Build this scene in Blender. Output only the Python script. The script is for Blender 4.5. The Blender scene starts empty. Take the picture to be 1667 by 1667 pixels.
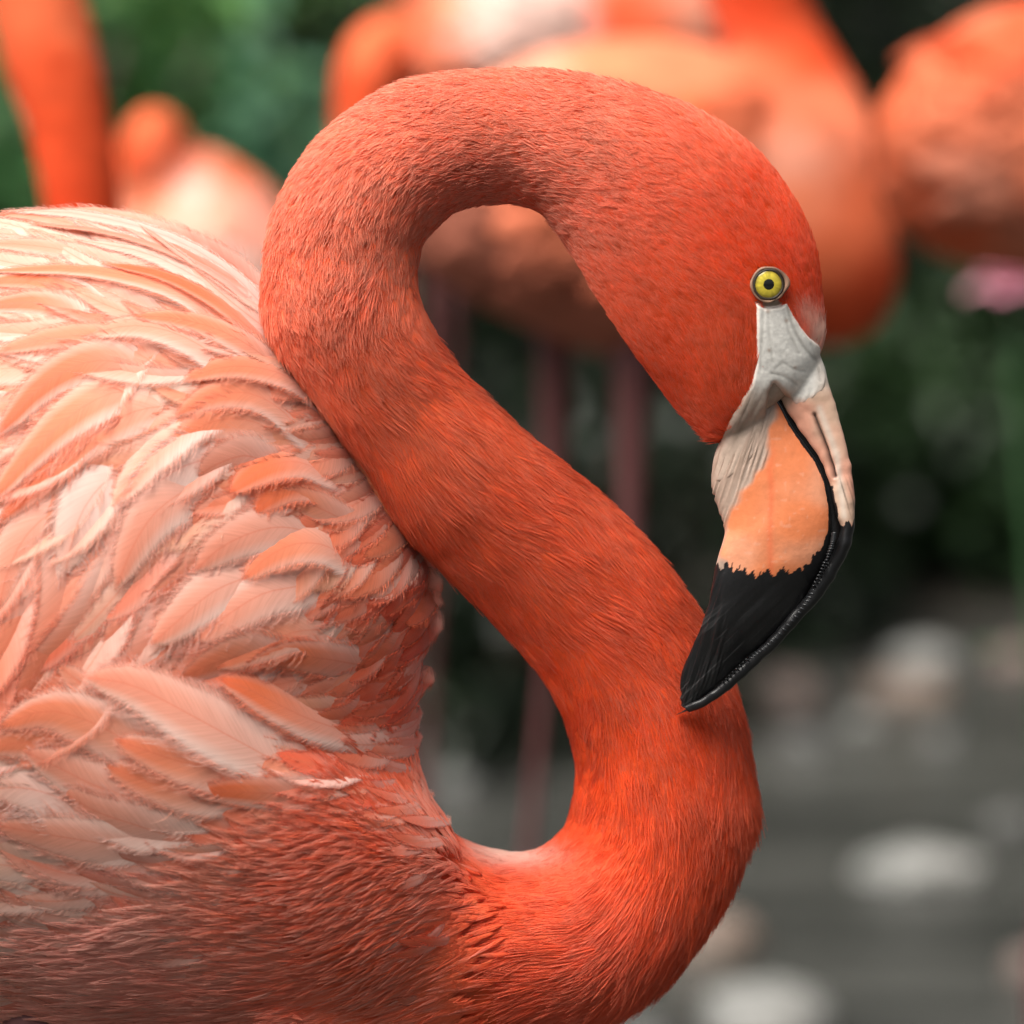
import bpy, bmesh, math
import numpy as np
from mathutils import Vector
from mathutils.bvhtree import BVHTree

# ------------------------------------------------------------------ camera, sky, sun, exposure
scene = bpy.context.scene
col = scene.collection
PITCH = math.radians(5.5)
CAM = np.array([0.0, 0.0, 0.90])
FWD = np.array([0.0, math.cos(PITCH), -math.sin(PITCH)])
UP = np.array([0.0, math.sin(PITCH), math.cos(PITCH)])
RIGHT = np.array([1.0, 0.0, 0.0])
K = 0.175                       # picture width divided by distance
D0 = 2.0                        # metres to the main bird
S = D0 * K / 1667.0             # metres per photo pixel at the main bird

cam = bpy.data.cameras.new('camera')
cam.sensor_width = 36.0
cam.lens = 36.0 / K
cam.clip_start = 0.05
cam.clip_end = 1000.0
cam.dof.use_dof = True
cam.dof.focus_distance = 1.945
cam.dof.aperture_fstop = 8.0
cam.dof.aperture_blades = 0
camo = bpy.data.objects.new('camera', cam)
camo.location = CAM
camo.rotation_euler = (math.pi / 2 - PITCH, 0, 0)
col.objects.link(camo)
scene.camera = camo

SUN_DIR = Vector((-0.36, -0.32, 0.88)).normalized()     # towards the sun
world = bpy.data.worlds.new('World')
scene.world = world
world.use_nodes = True
wn = world.node_tree
sky = wn.nodes.new('ShaderNodeTexSky')
sky.sky_type = 'NISHITA'
sky.sun_disc = False
sky.sun_elevation = math.asin(SUN_DIR.z)
sky.sun_rotation = math.atan2(SUN_DIR.x, SUN_DIR.y)
sky.air_density = 1.0
sky.dust_density = 6.0
sky.ozone_density = 0.6
bgn = wn.nodes['Background']
bgn.inputs['Strength'].default_value = 0.05
hs = wn.nodes.new('ShaderNodeHueSaturation')      # thin cloud: the sky light is whiter than a clear blue sky
hs.inputs['Saturation'].default_value = 0.35
wn.links.new(sky.outputs[0], hs.inputs['Color'])
wn.links.new(hs.outputs[0], bgn.inputs[0])
sun = bpy.data.lights.new('sun', 'SUN')
sun.energy = 4.8
sun.angle = math.radians(60)
sun.color = (1.0, 0.95, 0.88)
suno = bpy.data.objects.new('sun', sun)
suno.rotation_euler = (-SUN_DIR).to_track_quat('-Z', 'Y').to_euler()
col.objects.link(suno)
scene.view_settings.view_transform = 'Standard'
scene.view_settings.look = 'None'
scene.view_settings.exposure = 0.70
scene.view_settings.gamma = 1.0
scene.view_settings.use_curve_mapping = False
scene.cycles.use_denoising = True
scene.cycles.max_bounces = 4
scene.cycles.diffuse_bounces = 3
scene.cycles.use_adaptive_sampling = True
scene.cycles.adaptive_threshold = 0.05
scene.cycles.transmission_bounces = 3
scene.cycles.transparent_max_bounces = 6
scene.cycles.sample_clamp_indirect = 6
scene.render.hair_type = 'STRIP'
scene.cycles_curves.subdivisions = 1

rng = np.random.default_rng(7)

# ------------------------------------------------------------------ small maths
def P(px, py, d):
    """photo pixel at distance d metres along the view axis -> world point(s)"""
    px = np.asarray(px, float); py = np.asarray(py, float); d = np.asarray(d, float)
    x = (px - 833.5) / 1667.0 * K
    y = -(py - 833.5) / 1667.0 * K
    return CAM + FWD * d[..., None] + RIGHT * (x * d)[..., None] + UP * (y * d)[..., None]

def to_px(p):
    q = np.asarray(p) - CAM
    d = q @ FWD
    return 833.5 + (q @ RIGHT) / d / K * 1667, 833.5 - (q @ UP) / d / K * 1667, d

def hash3(i, j, k, seed):
    n = (i * 374761393 + j * 668265263 + k * 2147483647 + seed * 974634641).astype(np.int64)
    n = (n ^ (n >> 13)) * 1274126177
    n = n & 0x7fffffff
    n = (n ^ (n >> 16)) * 668265263
    return ((n & 0xffffff) / float(0xffffff))

def noise(p, scale, seed=0):
    q = np.asarray(p, float) * scale
    i = np.floor(q).astype(np.int64); f = q - i
    f = f * f * (3 - 2 * f)
    r = 0
    for a in (0, 1):
        for b in (0, 1):
            for c in (0, 1):
                w = (f[:, 0] if a else 1 - f[:, 0]) * (f[:, 1] if b else 1 - f[:, 1]) * (f[:, 2] if c else 1 - f[:, 2])
                r = r + w * hash3(i[:, 0] + a, i[:, 1] + b, i[:, 2] + c, seed)
    return r * 2 - 1

def catmull(pts, n):
    pts = np.asarray(pts, float)
    p = np.vstack([2 * pts[0] - pts[1], pts, 2 * pts[-1] - pts[-2]])
    t = np.linspace(0, len(pts) - 1 - 1e-9, n)
    i = t.astype(int); f = (t - i)[:, None]
    a, b, c, d = p[i], p[i + 1], p[i + 2], p[i + 3]
    return 0.5 * (2 * b + (c - a) * f + (2 * a - 5 * b + 4 * c - d) * f ** 2 + (3 * b - a - 3 * c + d) * f ** 3)

def inside(x, y, poly):
    poly = np.asarray(poly, float)
    r = np.zeros(np.shape(x), bool)
    j = len(poly) - 1
    for i in range(len(poly)):
        xi, yi = poly[i]; xj, yj = poly[j]
        with np.errstate(divide='ignore', invalid='ignore'):
            r ^= ((yi > y) != (yj > y)) & (x < (xj - xi) * (y - yi) / (yj - yi + 1e-12) + xi)
        j = i
    return r

def seg_dist(x, y, poly):
    poly = np.asarray(poly, float)
    best = np.full(np.shape(x), 1e9)
    for a, b in zip(poly[:-1], poly[1:]):
        v = b - a
        t = np.clip(((x - a[0]) * v[0] + (y - a[1]) * v[1]) / (v @ v + 1e-9), 0, 1)
        best = np.minimum(best, np.hypot(x - a[0] - t * v[0], y - a[1] - t * v[1]))
    return best

def unit(v):
    return v / (np.linalg.norm(v, axis=-1, keepdims=True) + 1e-12)

def smooth01(x, a, b):
    t = np.clip((x - a) / (b - a), 0, 1)
    return t * t * (3 - 2 * t)

def lin(r, g, b):
    f = lambda c: (c / 255 / 12.92) if c / 255 <= 0.04045 else ((c / 255 + 0.055) / 1.055) ** 2.4
    return np.array([f(r), f(g), f(b)])

# ------------------------------------------------------------------ materials
def new_mat(name):
    m = bpy.data.materials.new(name); m.use_nodes = True
    nt = m.node_tree
    return m, nt, nt.nodes['Principled BSDF'], nt.nodes['Material Output']

def N(nt, t, **kw):
    n = nt.nodes.new(t)
    for k, v in kw.items(): setattr(n, k, v)
    return n

def ramp(nt, fac, stops):
    r = N(nt, 'ShaderNodeValToRGB')
    el = r.color_ramp.elements
    while len(el) < len(stops): el.new(0.5)
    for e, (p, c) in zip(el, stops):
        e.position = p; e.color = (*c, 1)
    nt.links.new(fac, r.inputs[0])
    return r.outputs[0]

def mix(nt, fac, a, b, mode='MIX'):
    m = N(nt, 'ShaderNodeMix', data_type='RGBA', blend_type=mode)
    for s, v in ((m.inputs[0], fac), (m.inputs[6], a), (m.inputs[7], b)):
        if isinstance(v, bpy.types.NodeSocket): nt.links.new(v, s)
        elif isinstance(v, (int, float)): s.default_value = v
        else: s.default_value = (*v, 1)
    return m.outputs[2]

def attr_mat(name, rough=0.6, spec=0.4, noise_amt=0.0, noise_scale=300, bump=0.0, bump_scale=400, coat=0.0, trans=0.0, sheen=0.0, stretch=(1, 1, 1)):
    """surface coloured by the mesh's own pigment attribute, with fine procedural mottling"""
    m, nt, b, out = new_mat(name)
    a = N(nt, 'ShaderNodeAttribute', attribute_name='Col')
    c = a.outputs['Color']
    tc = N(nt, 'ShaderNodeTexCoord')
    mp = N(nt, 'ShaderNodeMapping'); mp.inputs['Scale'].default_value = stretch
    nt.links.new(tc.outputs['Object'], mp.inputs[0])
    if noise_amt:
        n = N(nt, 'ShaderNodeTexNoise'); n.inputs['Scale'].default_value = noise_scale; n.inputs['Detail'].default_value = 6
        nt.links.new(mp.outputs[0], n.inputs[0])
        g = ramp(nt, n.outputs[0], [(0.25, (1 - noise_amt,) * 3), (0.75, (1, 1, 1))])
        c = mix(nt, 1.0, c, g, 'MULTIPLY')
    if bump:
        n = N(nt, 'ShaderNodeTexNoise'); n.inputs['Scale'].default_value = bump_scale; n.inputs['Detail'].default_value = 5
        nt.links.new(mp.outputs[0], n.inputs[0])
        bp = N(nt, 'ShaderNodeBump'); bp.inputs['Strength'].default_value = bump; bp.inputs['Distance'].default_value = 0.001
        nt.links.new(n.outputs[0], bp.inputs['Height'])
        nt.links.new(bp.outputs[0], b.inputs['Normal'])
    nt.links.new(c, b.inputs['Base Color'])
    b.inputs['Roughness'].default_value = rough
    b.inputs['Specular IOR Level'].default_value = spec
    b.inputs['Coat Weight'].default_value = coat
    b.inputs['Coat Roughness'].default_value = 0.12
    b.inputs['Sheen Weight'].default_value = sheen
    if trans:
        t = N(nt, 'ShaderNodeBsdfTranslucent'); nt.links.new(c, t.inputs[0])
        ms = N(nt, 'ShaderNodeMixShader'); ms.inputs[0].default_value = trans
        nt.links.new(b.outputs[0], ms.inputs[1]); nt.links.new(t.outputs[0], ms.inputs[2])
        nt.links.new(ms.outputs[0], out.inputs[0])
    return m

def hair_mat(name, trans=0.28, rough=0.5, spec=0.3):
    m, nt, b, out = new_mat(name)
    a = N(nt, 'ShaderNodeAttribute', attribute_name='Col')
    t_ = N(nt, 'ShaderNodeAttribute', attribute_name='TipCol')
    hi = N(nt, 'ShaderNodeHairInfo')
    r = ramp(nt, hi.outputs['Intercept'], [(0.35, (0, 0, 0)), (1.0, (1, 1, 1))])
    c = mix(nt, r, a.outputs['Color'], t_.outputs['Color'])
    nt.links.new(c, b.inputs['Base Color'])
    b.inputs['Roughness'].default_value = rough
    b.inputs['Specular IOR Level'].default_value = spec
    t = N(nt, 'ShaderNodeBsdfTranslucent'); nt.links.new(c, t.inputs[0])
    ms = N(nt, 'ShaderNodeMixShader'); ms.inputs[0].default_value = trans
    nt.links.new(b.outputs[0], ms.inputs[1]); nt.links.new(t.outputs[0], ms.inputs[2])
    nt.links.new(ms.outputs[0], out.inputs[0])
    return m

def feather_mat():
    """vane: pigment attribute, fine oblique barb lines from the feather's own UV, pale shaft"""
    m, nt, b, out = new_mat('feather_vane')
    a = N(nt, 'ShaderNodeAttribute', attribute_name='Col')
    uv = N(nt, 'ShaderNodeUVMap', uv_map='UVMap')
    sp = N(nt, 'ShaderNodeSeparateXYZ'); nt.links.new(uv.outputs[0], sp.inputs[0])
    ab = N(nt, 'ShaderNodeMath', operation='ABSOLUTE'); nt.links.new(sp.outputs[1], ab.inputs[0])
    mu = N(nt, 'ShaderNodeMath', operation='MULTIPLY'); nt.links.new(ab.outputs[0], mu.inputs[0]); mu.inputs[1].default_value = 1.5
    su = N(nt, 'ShaderNodeMath', operation='SUBTRACT'); nt.links.new(sp.outputs[0], su.inputs[0]); nt.links.new(mu.outputs[0], su.inputs[1])
    cb = N(nt, 'ShaderNodeCombineXYZ'); nt.links.new(su.outputs[0], cb.inputs[0])
    sc2 = N(nt, 'ShaderNodeMath', operation='MULTIPLY'); nt.links.new(sp.outputs[1], sc2.inputs[0]); sc2.inputs[1].default_value = 0.08
    nt.links.new(sc2.outputs[0], cb.inputs[1])
    oi = N(nt, 'ShaderNodeObjectInfo'); nt.links.new(oi.outputs['Random'], cb.inputs[2])
    n = N(nt, 'ShaderNodeTexNoise'); n.inputs['Scale'].default_value = 1500; n.inputs['Detail'].default_value = 3   # UV is in metres
    nt.links.new(cb.outputs[0], n.inputs[0])
    g = ramp(nt, n.outputs[0], [(0.3, (0.86, 0.82, 0.80)), (0.65, (1, 1, 1))])
    c = mix(nt, 1.0, a.outputs['Color'], g, 'MULTIPLY')
    sh = N(nt, 'ShaderNodeMapRange'); sh.inputs['From Min'].default_value = 0.00012; sh.inputs['From Max'].default_value = 0.00034; sh.inputs['To Min'].default_value = 0.38; sh.inputs['To Max'].default_value = 0.0
    nt.links.new(ab.outputs[0], sh.inputs['Value'])
    c = mix(nt, sh.outputs[0], c, (0.72, 0.16, 0.08))          # the thin red shaft
    bp = N(nt, 'ShaderNodeBump'); bp.inputs['Strength'].default_value = 0.22; bp.inputs['Distance'].default_value = 0.0003
    nt.links.new(n.outputs[0], bp.inputs['Height']); nt.links.new(bp.outputs[0], b.inputs['Normal'])
    nt.links.new(c, b.inputs['Base Color'])
    b.inputs['Roughness'].default_value = 0.5
    b.inputs['Specular IOR Level'].default_value = 0.35
    b.inputs['Sheen Weight'].default_value = 0.15
    t = N(nt, 'ShaderNodeBsdfTranslucent'); nt.links.new(c, t.inputs[0])
    ms = N(nt, 'ShaderNodeMixShader'); ms.inputs[0].default_value = 0.25
    nt.links.new(b.outputs[0], ms.inputs[1]); nt.links.new(t.outputs[0], ms.inputs[2])
    # the vane opens into separate barbs towards its edge
    ed = N(nt, 'ShaderNodeAttribute', attribute_name='Edge')
    n2 = N(nt, 'ShaderNodeTexNoise'); n2.inputs['Scale'].default_value = 2600; n2.inputs['Detail'].default_value = 2
    nt.links.new(cb.outputs[0], n2.inputs[0])
    ad = N(nt, 'ShaderNodeMath', operation='MULTIPLY_ADD'); nt.links.new(n2.outputs[0], ad.inputs[0]); ad.inputs[1].default_value = 0.75; nt.links.new(ed.outputs['Fac'], ad.inputs[2])
    gt = N(nt, 'ShaderNodeMapRange'); gt.inputs['From Min'].default_value = 0.92; gt.inputs['From Max'].default_value = 1.38
    nt.links.new(ad.outputs[0], gt.inputs['Value'])
    tr = N(nt, 'ShaderNodeBsdfTransparent')
    ma = N(nt, 'ShaderNodeMixShader'); nt.links.new(gt.outputs[0], ma.inputs[0])
    nt.links.new(ms.outputs[0], ma.inputs[1]); nt.links.new(tr.outputs[0], ma.inputs[2])
    nt.links.new(ma.outputs[0], out.inputs[0])
    return m

M_BASE = attr_mat('plumage_down', rough=0.9, spec=0.1, noise_amt=0.25, noise_scale=350)
M_HAIR = hair_mat('plumage_barbs')
M_FEATHER = feather_mat()
M_BEAK = attr_mat('beak_horn', rough=0.33, spec=0.5, noise_amt=0.12, noise_scale=500, bump=0.12, bump_scale=700)
M_SKIN = attr_mat('face_skin', rough=0.55, spec=0.4, noise_amt=0.15, noise_scale=700, bump=0.10, bump_scale=900)
M_EYE = attr_mat('eye_surface', rough=0.12, spec=0.6, coat=0.6)
M_LEG = attr_mat('leg_scales', rough=0.55, spec=0.4, noise_amt=0.25, noise_scale=250, bump=0.4, bump_scale=300)
M_FAR = attr_mat('far_plumage', rough=0.85, spec=0.15, noise_amt=0.3, noise_scale=45, stretch=(1, 1, 2.2), bump=0.5, bump_scale=120)

# ------------------------------------------------------------------ object helpers
def tag(o, label=None, category=None, group=None, kind=None):
    for k, v in (('label', label), ('category', category), ('group', group), ('kind', kind)):
        if v: o[k] = v
    return o

def empty(name, loc):
    o = bpy.data.objects.new(name, None); o.location = loc; o.empty_display_size = 0.05
    col.objects.link(o); return o

def wloc(parent):
    l = np.zeros(3)
    while parent is not None:
        l = l + np.array(parent.location); parent = parent.parent
    return l

def mesh_obj(name, verts, faces, mat, parent=None, colors=None, smooth=True, uvs=None, edge=None, normals=None):
    me = bpy.data.meshes.new(name)
    v = np.asarray(verts, float)
    me.from_pydata((v - wloc(parent)).tolist(), [], [tuple(f) for f in faces])
    if colors is not None: set_col(me, colors)
    if uvs is not None:
        ul = me.uv_layers.new(name='UVMap')
        li = np.empty(len(me.loops), int); me.loops.foreach_get('vertex_index', li)
        ul.data.foreach_set('uv', np.asarray(uvs, float)[li].ravel())
    if edge is not None:
        a = me.attributes.new('Edge', 'FLOAT', 'POINT'); a.data.foreach_set('value', np.asarray(edge, np.float32).ravel())
    me.materials.append(mat)
    if smooth: me.polygons.foreach_set('use_smooth', np.ones(len(me.polygons), bool))
    o = bpy.data.objects.new(name, me); col.objects.link(o)
    o.parent = parent
    return o

def set_col(me, colors):
    a = me.color_attributes.new('Col', 'FLOAT_COLOR', 'POINT')
    c = np.ones((len(me.vertices), 4)); c[:, :3] = np.clip(colors, 0, 1)
    a.data.foreach_set('color', c.ravel())

def hair_obj(name, pts, radius, c0, c1, mat, parent):
    """pts: (n strands, m points, 3)"""
    n, m, _ = pts.shape
    cu = bpy.data.hair_curves.new(name)
    cu.add_curves([m] * n)
    cu.attributes['position'].data.foreach_set('vector', (pts - wloc(parent)).astype(np.float32).ravel())
    ra = cu.attributes.get('radius') or cu.attributes.new('radius', 'FLOAT', 'POINT')
    taper = np.linspace(1.0, 0.25, m)[None, :] * np.asarray(radius)[:, None]
    ra.data.foreach_set('value', taper.astype(np.float32).ravel())
    for nm, c in (('Col', c0), ('TipCol', c1)):
        a = cu.attributes.new(nm, 'FLOAT_COLOR', 'CURVE')
        cc = np.ones((n, 4), np.float32); cc[:, :3] = np.clip(c, 0, 1)
        a.data.foreach_set('color', cc.ravel())
    cu.materials.append(mat)
    o = bpy.data.objects.new(name, cu); col.objects.link(o); o.parent = parent
    o['kind'] = 'stuff'
    return o

def loft_faces(nr, ns, cap=True):
    f = []
    for i in range(nr - 1):
        for j in range(ns):
            k = (j + 1) % ns
            f.append((i * ns + j, i * ns + k, (i + 1) * ns + k, (i + 1) * ns + j))
    if cap:
        f.append(tuple(range(ns - 1, -1, -1))); f.append(tuple((nr - 1) * ns + j for j in range(ns)))
    return f

class Tube:
    """A, B: the two outlines in photo pixels; off: distance offset (m); q: thickness across the view / width"""
    def __init__(self, st, D, nr=160, ns=48):
        a = catmull(np.array(st, float), nr)
        self.D = D; self.nr = nr; self.ns = ns
        pa = P(a[:, 0], a[:, 1], D + a[:, 4]); pb = P(a[:, 2], a[:, 3], D + a[:, 4])
        self.c = (pa + pb) / 2; self.e1 = (pa - pb) / 2
        r = np.linalg.norm(self.e1, axis=1)
        self.r = r
        self.e2 = -FWD[None] * (r * a[:, 5])[:, None]
        th = np.linspace(0, 2 * np.pi, ns, endpoint=False)
        self.v = self.c[:, None] + np.cos(th)[None, :, None] * self.e1[:, None] + np.sin(th)[None, :, None] * self.e2[:, None]
        self.tan = unit(np.gradient(self.c, axis=0))
    def mesh(self):
        return self.v.reshape(-1, 3), loft_faces(self.nr, self.ns)
    def at(self, t, th):
        """t in 0..1 station, th angle -> point, normal, forward tangent (towards the head)"""
        x = t * (self.nr - 1); i = np.clip(x.astype(int), 0, self.nr - 2); f = (x - i)[:, None]
        L = lambda arr: arr[i] * (1 - f) + arr[i + 1] * f
        c, e1, e2 = L(self.c), L(self.e1), L(self.e2)
        ct, s = np.cos(th)[:, None], np.sin(th)[:, None]
        p = c + ct * e1 + s * e2
        h = 0.004
        x2 = np.clip(t + h, 0, 1) * (self.nr - 1); i2 = np.clip(x2.astype(int), 0, self.nr - 2); f2 = (x2 - i2)[:, None]
        L2 = lambda arr: arr[i2] * (1 - f2) + arr[i2 + 1] * f2
        p2 = L2(self.c) + ct * L2(self.e1) + s * L2(self.e2)
        x1 = np.clip(t - h, 0, 1) * (self.nr - 1); i1 = np.clip(x1.astype(int), 0, self.nr - 2); f1 = (x1 - i1)[:, None]
        L1 = lambda arr: arr[i1] * (1 - f1) + arr[i1 + 1] * f1
        p1 = L1(self.c) + ct * L1(self.e1) + s * L1(self.e2)
        tg = unit(p2 - p1)
        dth = -s * e1 + ct * e2
        n = unit(np.cross(dth, tg))
        out = unit(p - c)
        n = np.where((np.sum(n * out, 1) < 0)[:, None], -n, n)
        return p, n, tg

class Pillow:
    """rounded solid with a traced outline (star-shaped about c) and half thickness W"""
    def __init__(self, poly, c, D, W, off=0.0, power=0.5, nphi=160):
        self.cx, self.cy = c; self.D = D; self.W = W; self.off = off; self.power = power
        pl = catmull(np.vstack([poly, poly[:1]]), nphi * 3)
        ang = np.arctan2(pl[:, 1] - c[1], pl[:, 0] - c[0]); rad = np.hypot(pl[:, 0] - c[0], pl[:, 1] - c[1])
        o = np.argsort(ang); ang = ang[o]; rad = rad[o]
        self.ga = np.linspace(-np.pi, np.pi, 361)
        self.gr = np.interp(self.ga, ang, rad, period=2 * np.pi)
        self.nphi = nphi
    def R(self, phi):
        return np.interp(phi, self.ga, self.gr, period=2 * np.pi)
    def k(self, x, y):
        return np.hypot(x - self.cx, y - self.cy) / self.R(np.arctan2(y - self.cy, x - self.cx))
    def depth(self, x, y, kmax=0.985):
        k = np.minimum(self.k(x, y), kmax)
        return -self.W * (1 - k ** 2.3) ** self.power
    def surf(self, x, y):
        return P(x, y, self.D + self.off + self.depth(x, y))
    def mesh(self):
        nk = 26
        ks = np.sin(np.linspace(0, np.pi / 2, nk))[1:]
        phi = np.linspace(-np.pi, np.pi, self.nphi, endpoint=False)
        R = self.R(phi)
        rings = []
        for sgn in (-1, 1):
            for k in (ks[:-1] if sgn == -1 else ks[::-1]):
                x = self.cx + np.cos(phi) * R * k; y = self.cy + np.sin(phi) * R * k
                d = self.W * max(0, (1 - k ** 2.3)) ** self.power
                rings.append(P(x, y, self.D + self.off + sgn * d))
        v = np.vstack(rings); ns = self.nphi; nr = len(rings)
        return v, loft_faces(nr, ns)

def union(parts, voxel, smooth_iter=6):
    """fuse overlapping closed shells into one continuous skin"""
    me = bpy.data.meshes.new('shell')
    vs, fs, o = [], [], 0
    for v, f in parts:
        vs.append(v); fs += [tuple(i + o for i in q) for q in f]; o += len(v)
    me.from_pydata(np.vstack(vs).tolist(), [], fs)
    bm = bmesh.new(); bm.from_mesh(me)
    bmesh.ops.recalc_face_normals(bm, faces=bm.faces); bm.to_mesh(me); bm.free()
    ob = bpy.data.objects.new('shell', me); col.objects.link(ob)
    md = ob.modifiers.new('r', 'REMESH'); md.mode = 'VOXEL'; md.voxel_size = voxel
    sm = ob.modifiers.new('s', 'SMOOTH'); sm.factor = 0.5; sm.iterations = smooth_iter
    dg = bpy.context.evaluated_depsgraph_get()
    ev = ob.evaluated_get(dg).to_mesh()
    v = np.empty(len(ev.vertices) * 3); ev.vertices.foreach_get('co', v); v = v.reshape(-1, 3)
    f = [tuple(p.vertices) for p in ev.polygons]
    bpy.data.objects.remove(ob); bpy.data.meshes.remove(me)
    return v, f

def idw(x, y, pts, p=3.0):
    """blend control rows (x, y, values...) by inverse distance"""
    a = np.asarray(pts, float)
    d = np.hypot(x[:, None] - a[None, :, 0], y[:, None] - a[None, :, 1]) + 20
    w = d ** -p
    w /= w.sum(1, keepdims=True)
    return w @ a[:, 2:]

# ------------------------------------------------------------------ setting: ground, water
def bank(x, y):
    """ground height: pool bed in front, bank behind; the shore comes nearer on the left"""
    shore = 7.7 - 1.5 * smooth01(-x, -0.15, 0.5) + 0.25 * np.sin(x * 2.1) + 0.12 * np.sin(x * 5.3 + 1)
    t = y - shore
    h = np.where(t > 0, 0.10 * np.tanh(t * 2.2) + 0.05 * np.clip(t, 0, 6), 0.16 * np.tanh(t * 0.9))
    return h

def build_ground():
    xs = np.concatenate([-np.geomspace(400, 4.2, 22), np.linspace(-4, 4, 110), np.geomspace(4.2, 400, 22)])
    ys = np.concatenate([-np.geomspace(300, 1.2, 18), np.linspace(-1, 14, 170), np.geomspace(14.3, 500, 24)])
    X, Y = np.meshgrid(xs, ys)
    p = np.stack([X.ravel(), Y.ravel(), np.zeros(X.size)], 1)
    z = bank(p[:, 0], p[:, 1])
    far = np.hypot(p[:, 0], p[:, 1]) < 30
    z = z + far * (0.02 * noise(p, 3, 1) + 0.012 * noise(p, 11, 2) + 0.006 * noise(p, 37, 3))
    p[:, 2] = z
    nx = len(xs)
    f = [(j * nx + i, j * nx + i + 1, (j + 1) * nx + i + 1, (j + 1) * nx + i) for j in range(len(ys) - 1) for i in range(nx - 1)]
    m, nt, b, out = new_mat('mud_and_gravel')
    tc = N(nt, 'ShaderNodeTexCoord')
    n1 = N(nt, 'ShaderNodeTexNoise'); n1.inputs['Scale'].default_value = 6; n1.inputs['Detail'].default_value = 8
    n2 = N(nt, 'ShaderNodeTexVoronoi'); n2.inputs['Scale'].default_value = 28
    for n in (n1, n2): nt.links.new(tc.outputs['Object'], n.inputs[0])
    c = ramp(nt, n1.outputs[0], [(0.3, (0.030, 0.026, 0.020)), (0.6, (0.085, 0.075, 0.058)), (0.8, (0.13, 0.115, 0.09))])
    c2 = ramp(nt, n2.outputs['Distance'], [(0.0, (1.25, 1.2, 1.1)), (0.5, (0.7, 0.7, 0.7))])
    nt.links.new(mix(nt, 1.0, c, c2, 'MULTIPLY'), b.inputs['Base Color'])
    b.inputs['Roughness'].default_value = 0.8
    bp = N(nt, 'ShaderNodeBump'); bp.inputs['Strength'].default_value = 0.6; bp.inputs['Distance'].default_value = 0.02
    nt.links.new(n2.outputs['Distance'], bp.inputs['Height']); nt.links.new(bp.outputs[0], b.inputs['Normal'])
    o = mesh_obj('ground', p, f, m)
    tag(o, 'dark muddy pool bed and sloping bank', None, None, 'structure')

def build_water():
    xs = np.linspace(-60, 60, 2)
    v = [(-60, -60, 0), (60, -60, 0), (60, 9.5, 0), (-60, 9.5, 0)]
    m, nt, b, out = new_mat('pool_water')
    tc = N(nt, 'ShaderNodeTexCoord')
    mp = N(nt, 'ShaderNodeMapping'); mp.inputs['Scale'].default_value = (0.7, 2.6, 1.0)
    nt.links.new(tc.outputs['Object'], mp.inputs[0])
    n1 = N(nt, 'ShaderNodeTexNoise'); n1.inputs['Scale'].default_value = 7; n1.inputs['Detail'].default_value = 4
    nt.links.new(mp.outputs[0], n1.inputs[0])
    n3 = N(nt, 'ShaderNodeTexNoise'); n3.inputs['Scale'].default_value = 2.6; n3.inputs['Detail'].default_value = 5
    nt.links.new(mp.outputs[0], n3.inputs[0])
    bp = N(nt, 'ShaderNodeBump'); bp.inputs['Strength'].default_value = 0.35; bp.inputs['Distance'].default_value = 0.02
    nt.links.new(n1.outputs[0], bp.inputs['Height'])
    nt.links.new(bp.outputs[0], b.inputs['Normal'])
    nt.links.new(ramp(nt, n3.outputs[0], [(0.35, (0.020, 0.021, 0.019)), (0.65, (0.066, 0.066, 0.060))]), b.inputs['Base Color'])
    b.inputs['Roughness'].default_value = 0.26
    b.inputs['IOR'].default_value = 1.33
    b.inputs['Specular IOR Level'].default_value = 0.32
    o = mesh_obj('water', v, [(0, 1, 2, 3)], m)
    tag(o, 'murky grey rippled pool water', None, None, 'structure')

build_ground()
build_water()

# ------------------------------------------------------------------ background: stones
def stone_mat(name, c1, c2, wet=0.35):
    m, nt, b, out = new_mat(name)
    tc = N(nt, 'ShaderNodeTexCoord')
    n1 = N(nt, 'ShaderNodeTexNoise'); n1.inputs['Scale'].default_value = 14; n1.inputs['Detail'].default_value = 8
    nt.links.new(tc.outputs['Object'], n1.inputs[0])
    nt.links.new(ramp(nt, n1.outputs[0], [(0.3, c1), (0.7, c2)]), b.inputs['Base Color'])
    bp = N(nt, 'ShaderNodeBump'); bp.inputs['Strength'].default_value = 0.5; bp.inputs['Distance'].default_value = 0.01
    nt.links.new(n1.outputs[0], bp.inputs['Height']); nt.links.new(bp.outputs[0], b.inputs['Normal'])
    b.inputs['Roughness'].default_value = 0.6
    return m
ST_PALE = stone_mat('pale_stone', (0.11, 0.115, 0.11), (0.24, 0.235, 0.22))
ST_BROWN = stone_mat('brown_stone', (0.08, 0.055, 0.045), (0.18, 0.13, 0.10))
ST_PINK = stone_mat('pink_stone', (0.10, 0.07, 0.06), (0.20, 0.145, 0.125))
ST_GREY = stone_mat('grey_stone', (0.04, 0.04, 0.038), (0.09, 0.09, 0.085))

def ground_dist(px, py, z=0.0):
    """distance along the view axis at which the ray through a pixel meets height z"""
    r = FWD + RIGHT * ((px - 833.5) / 1667 * K) - UP * ((py - 833.5) / 1667 * K)
    return (z - CAM[2]) / r[2]

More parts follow.
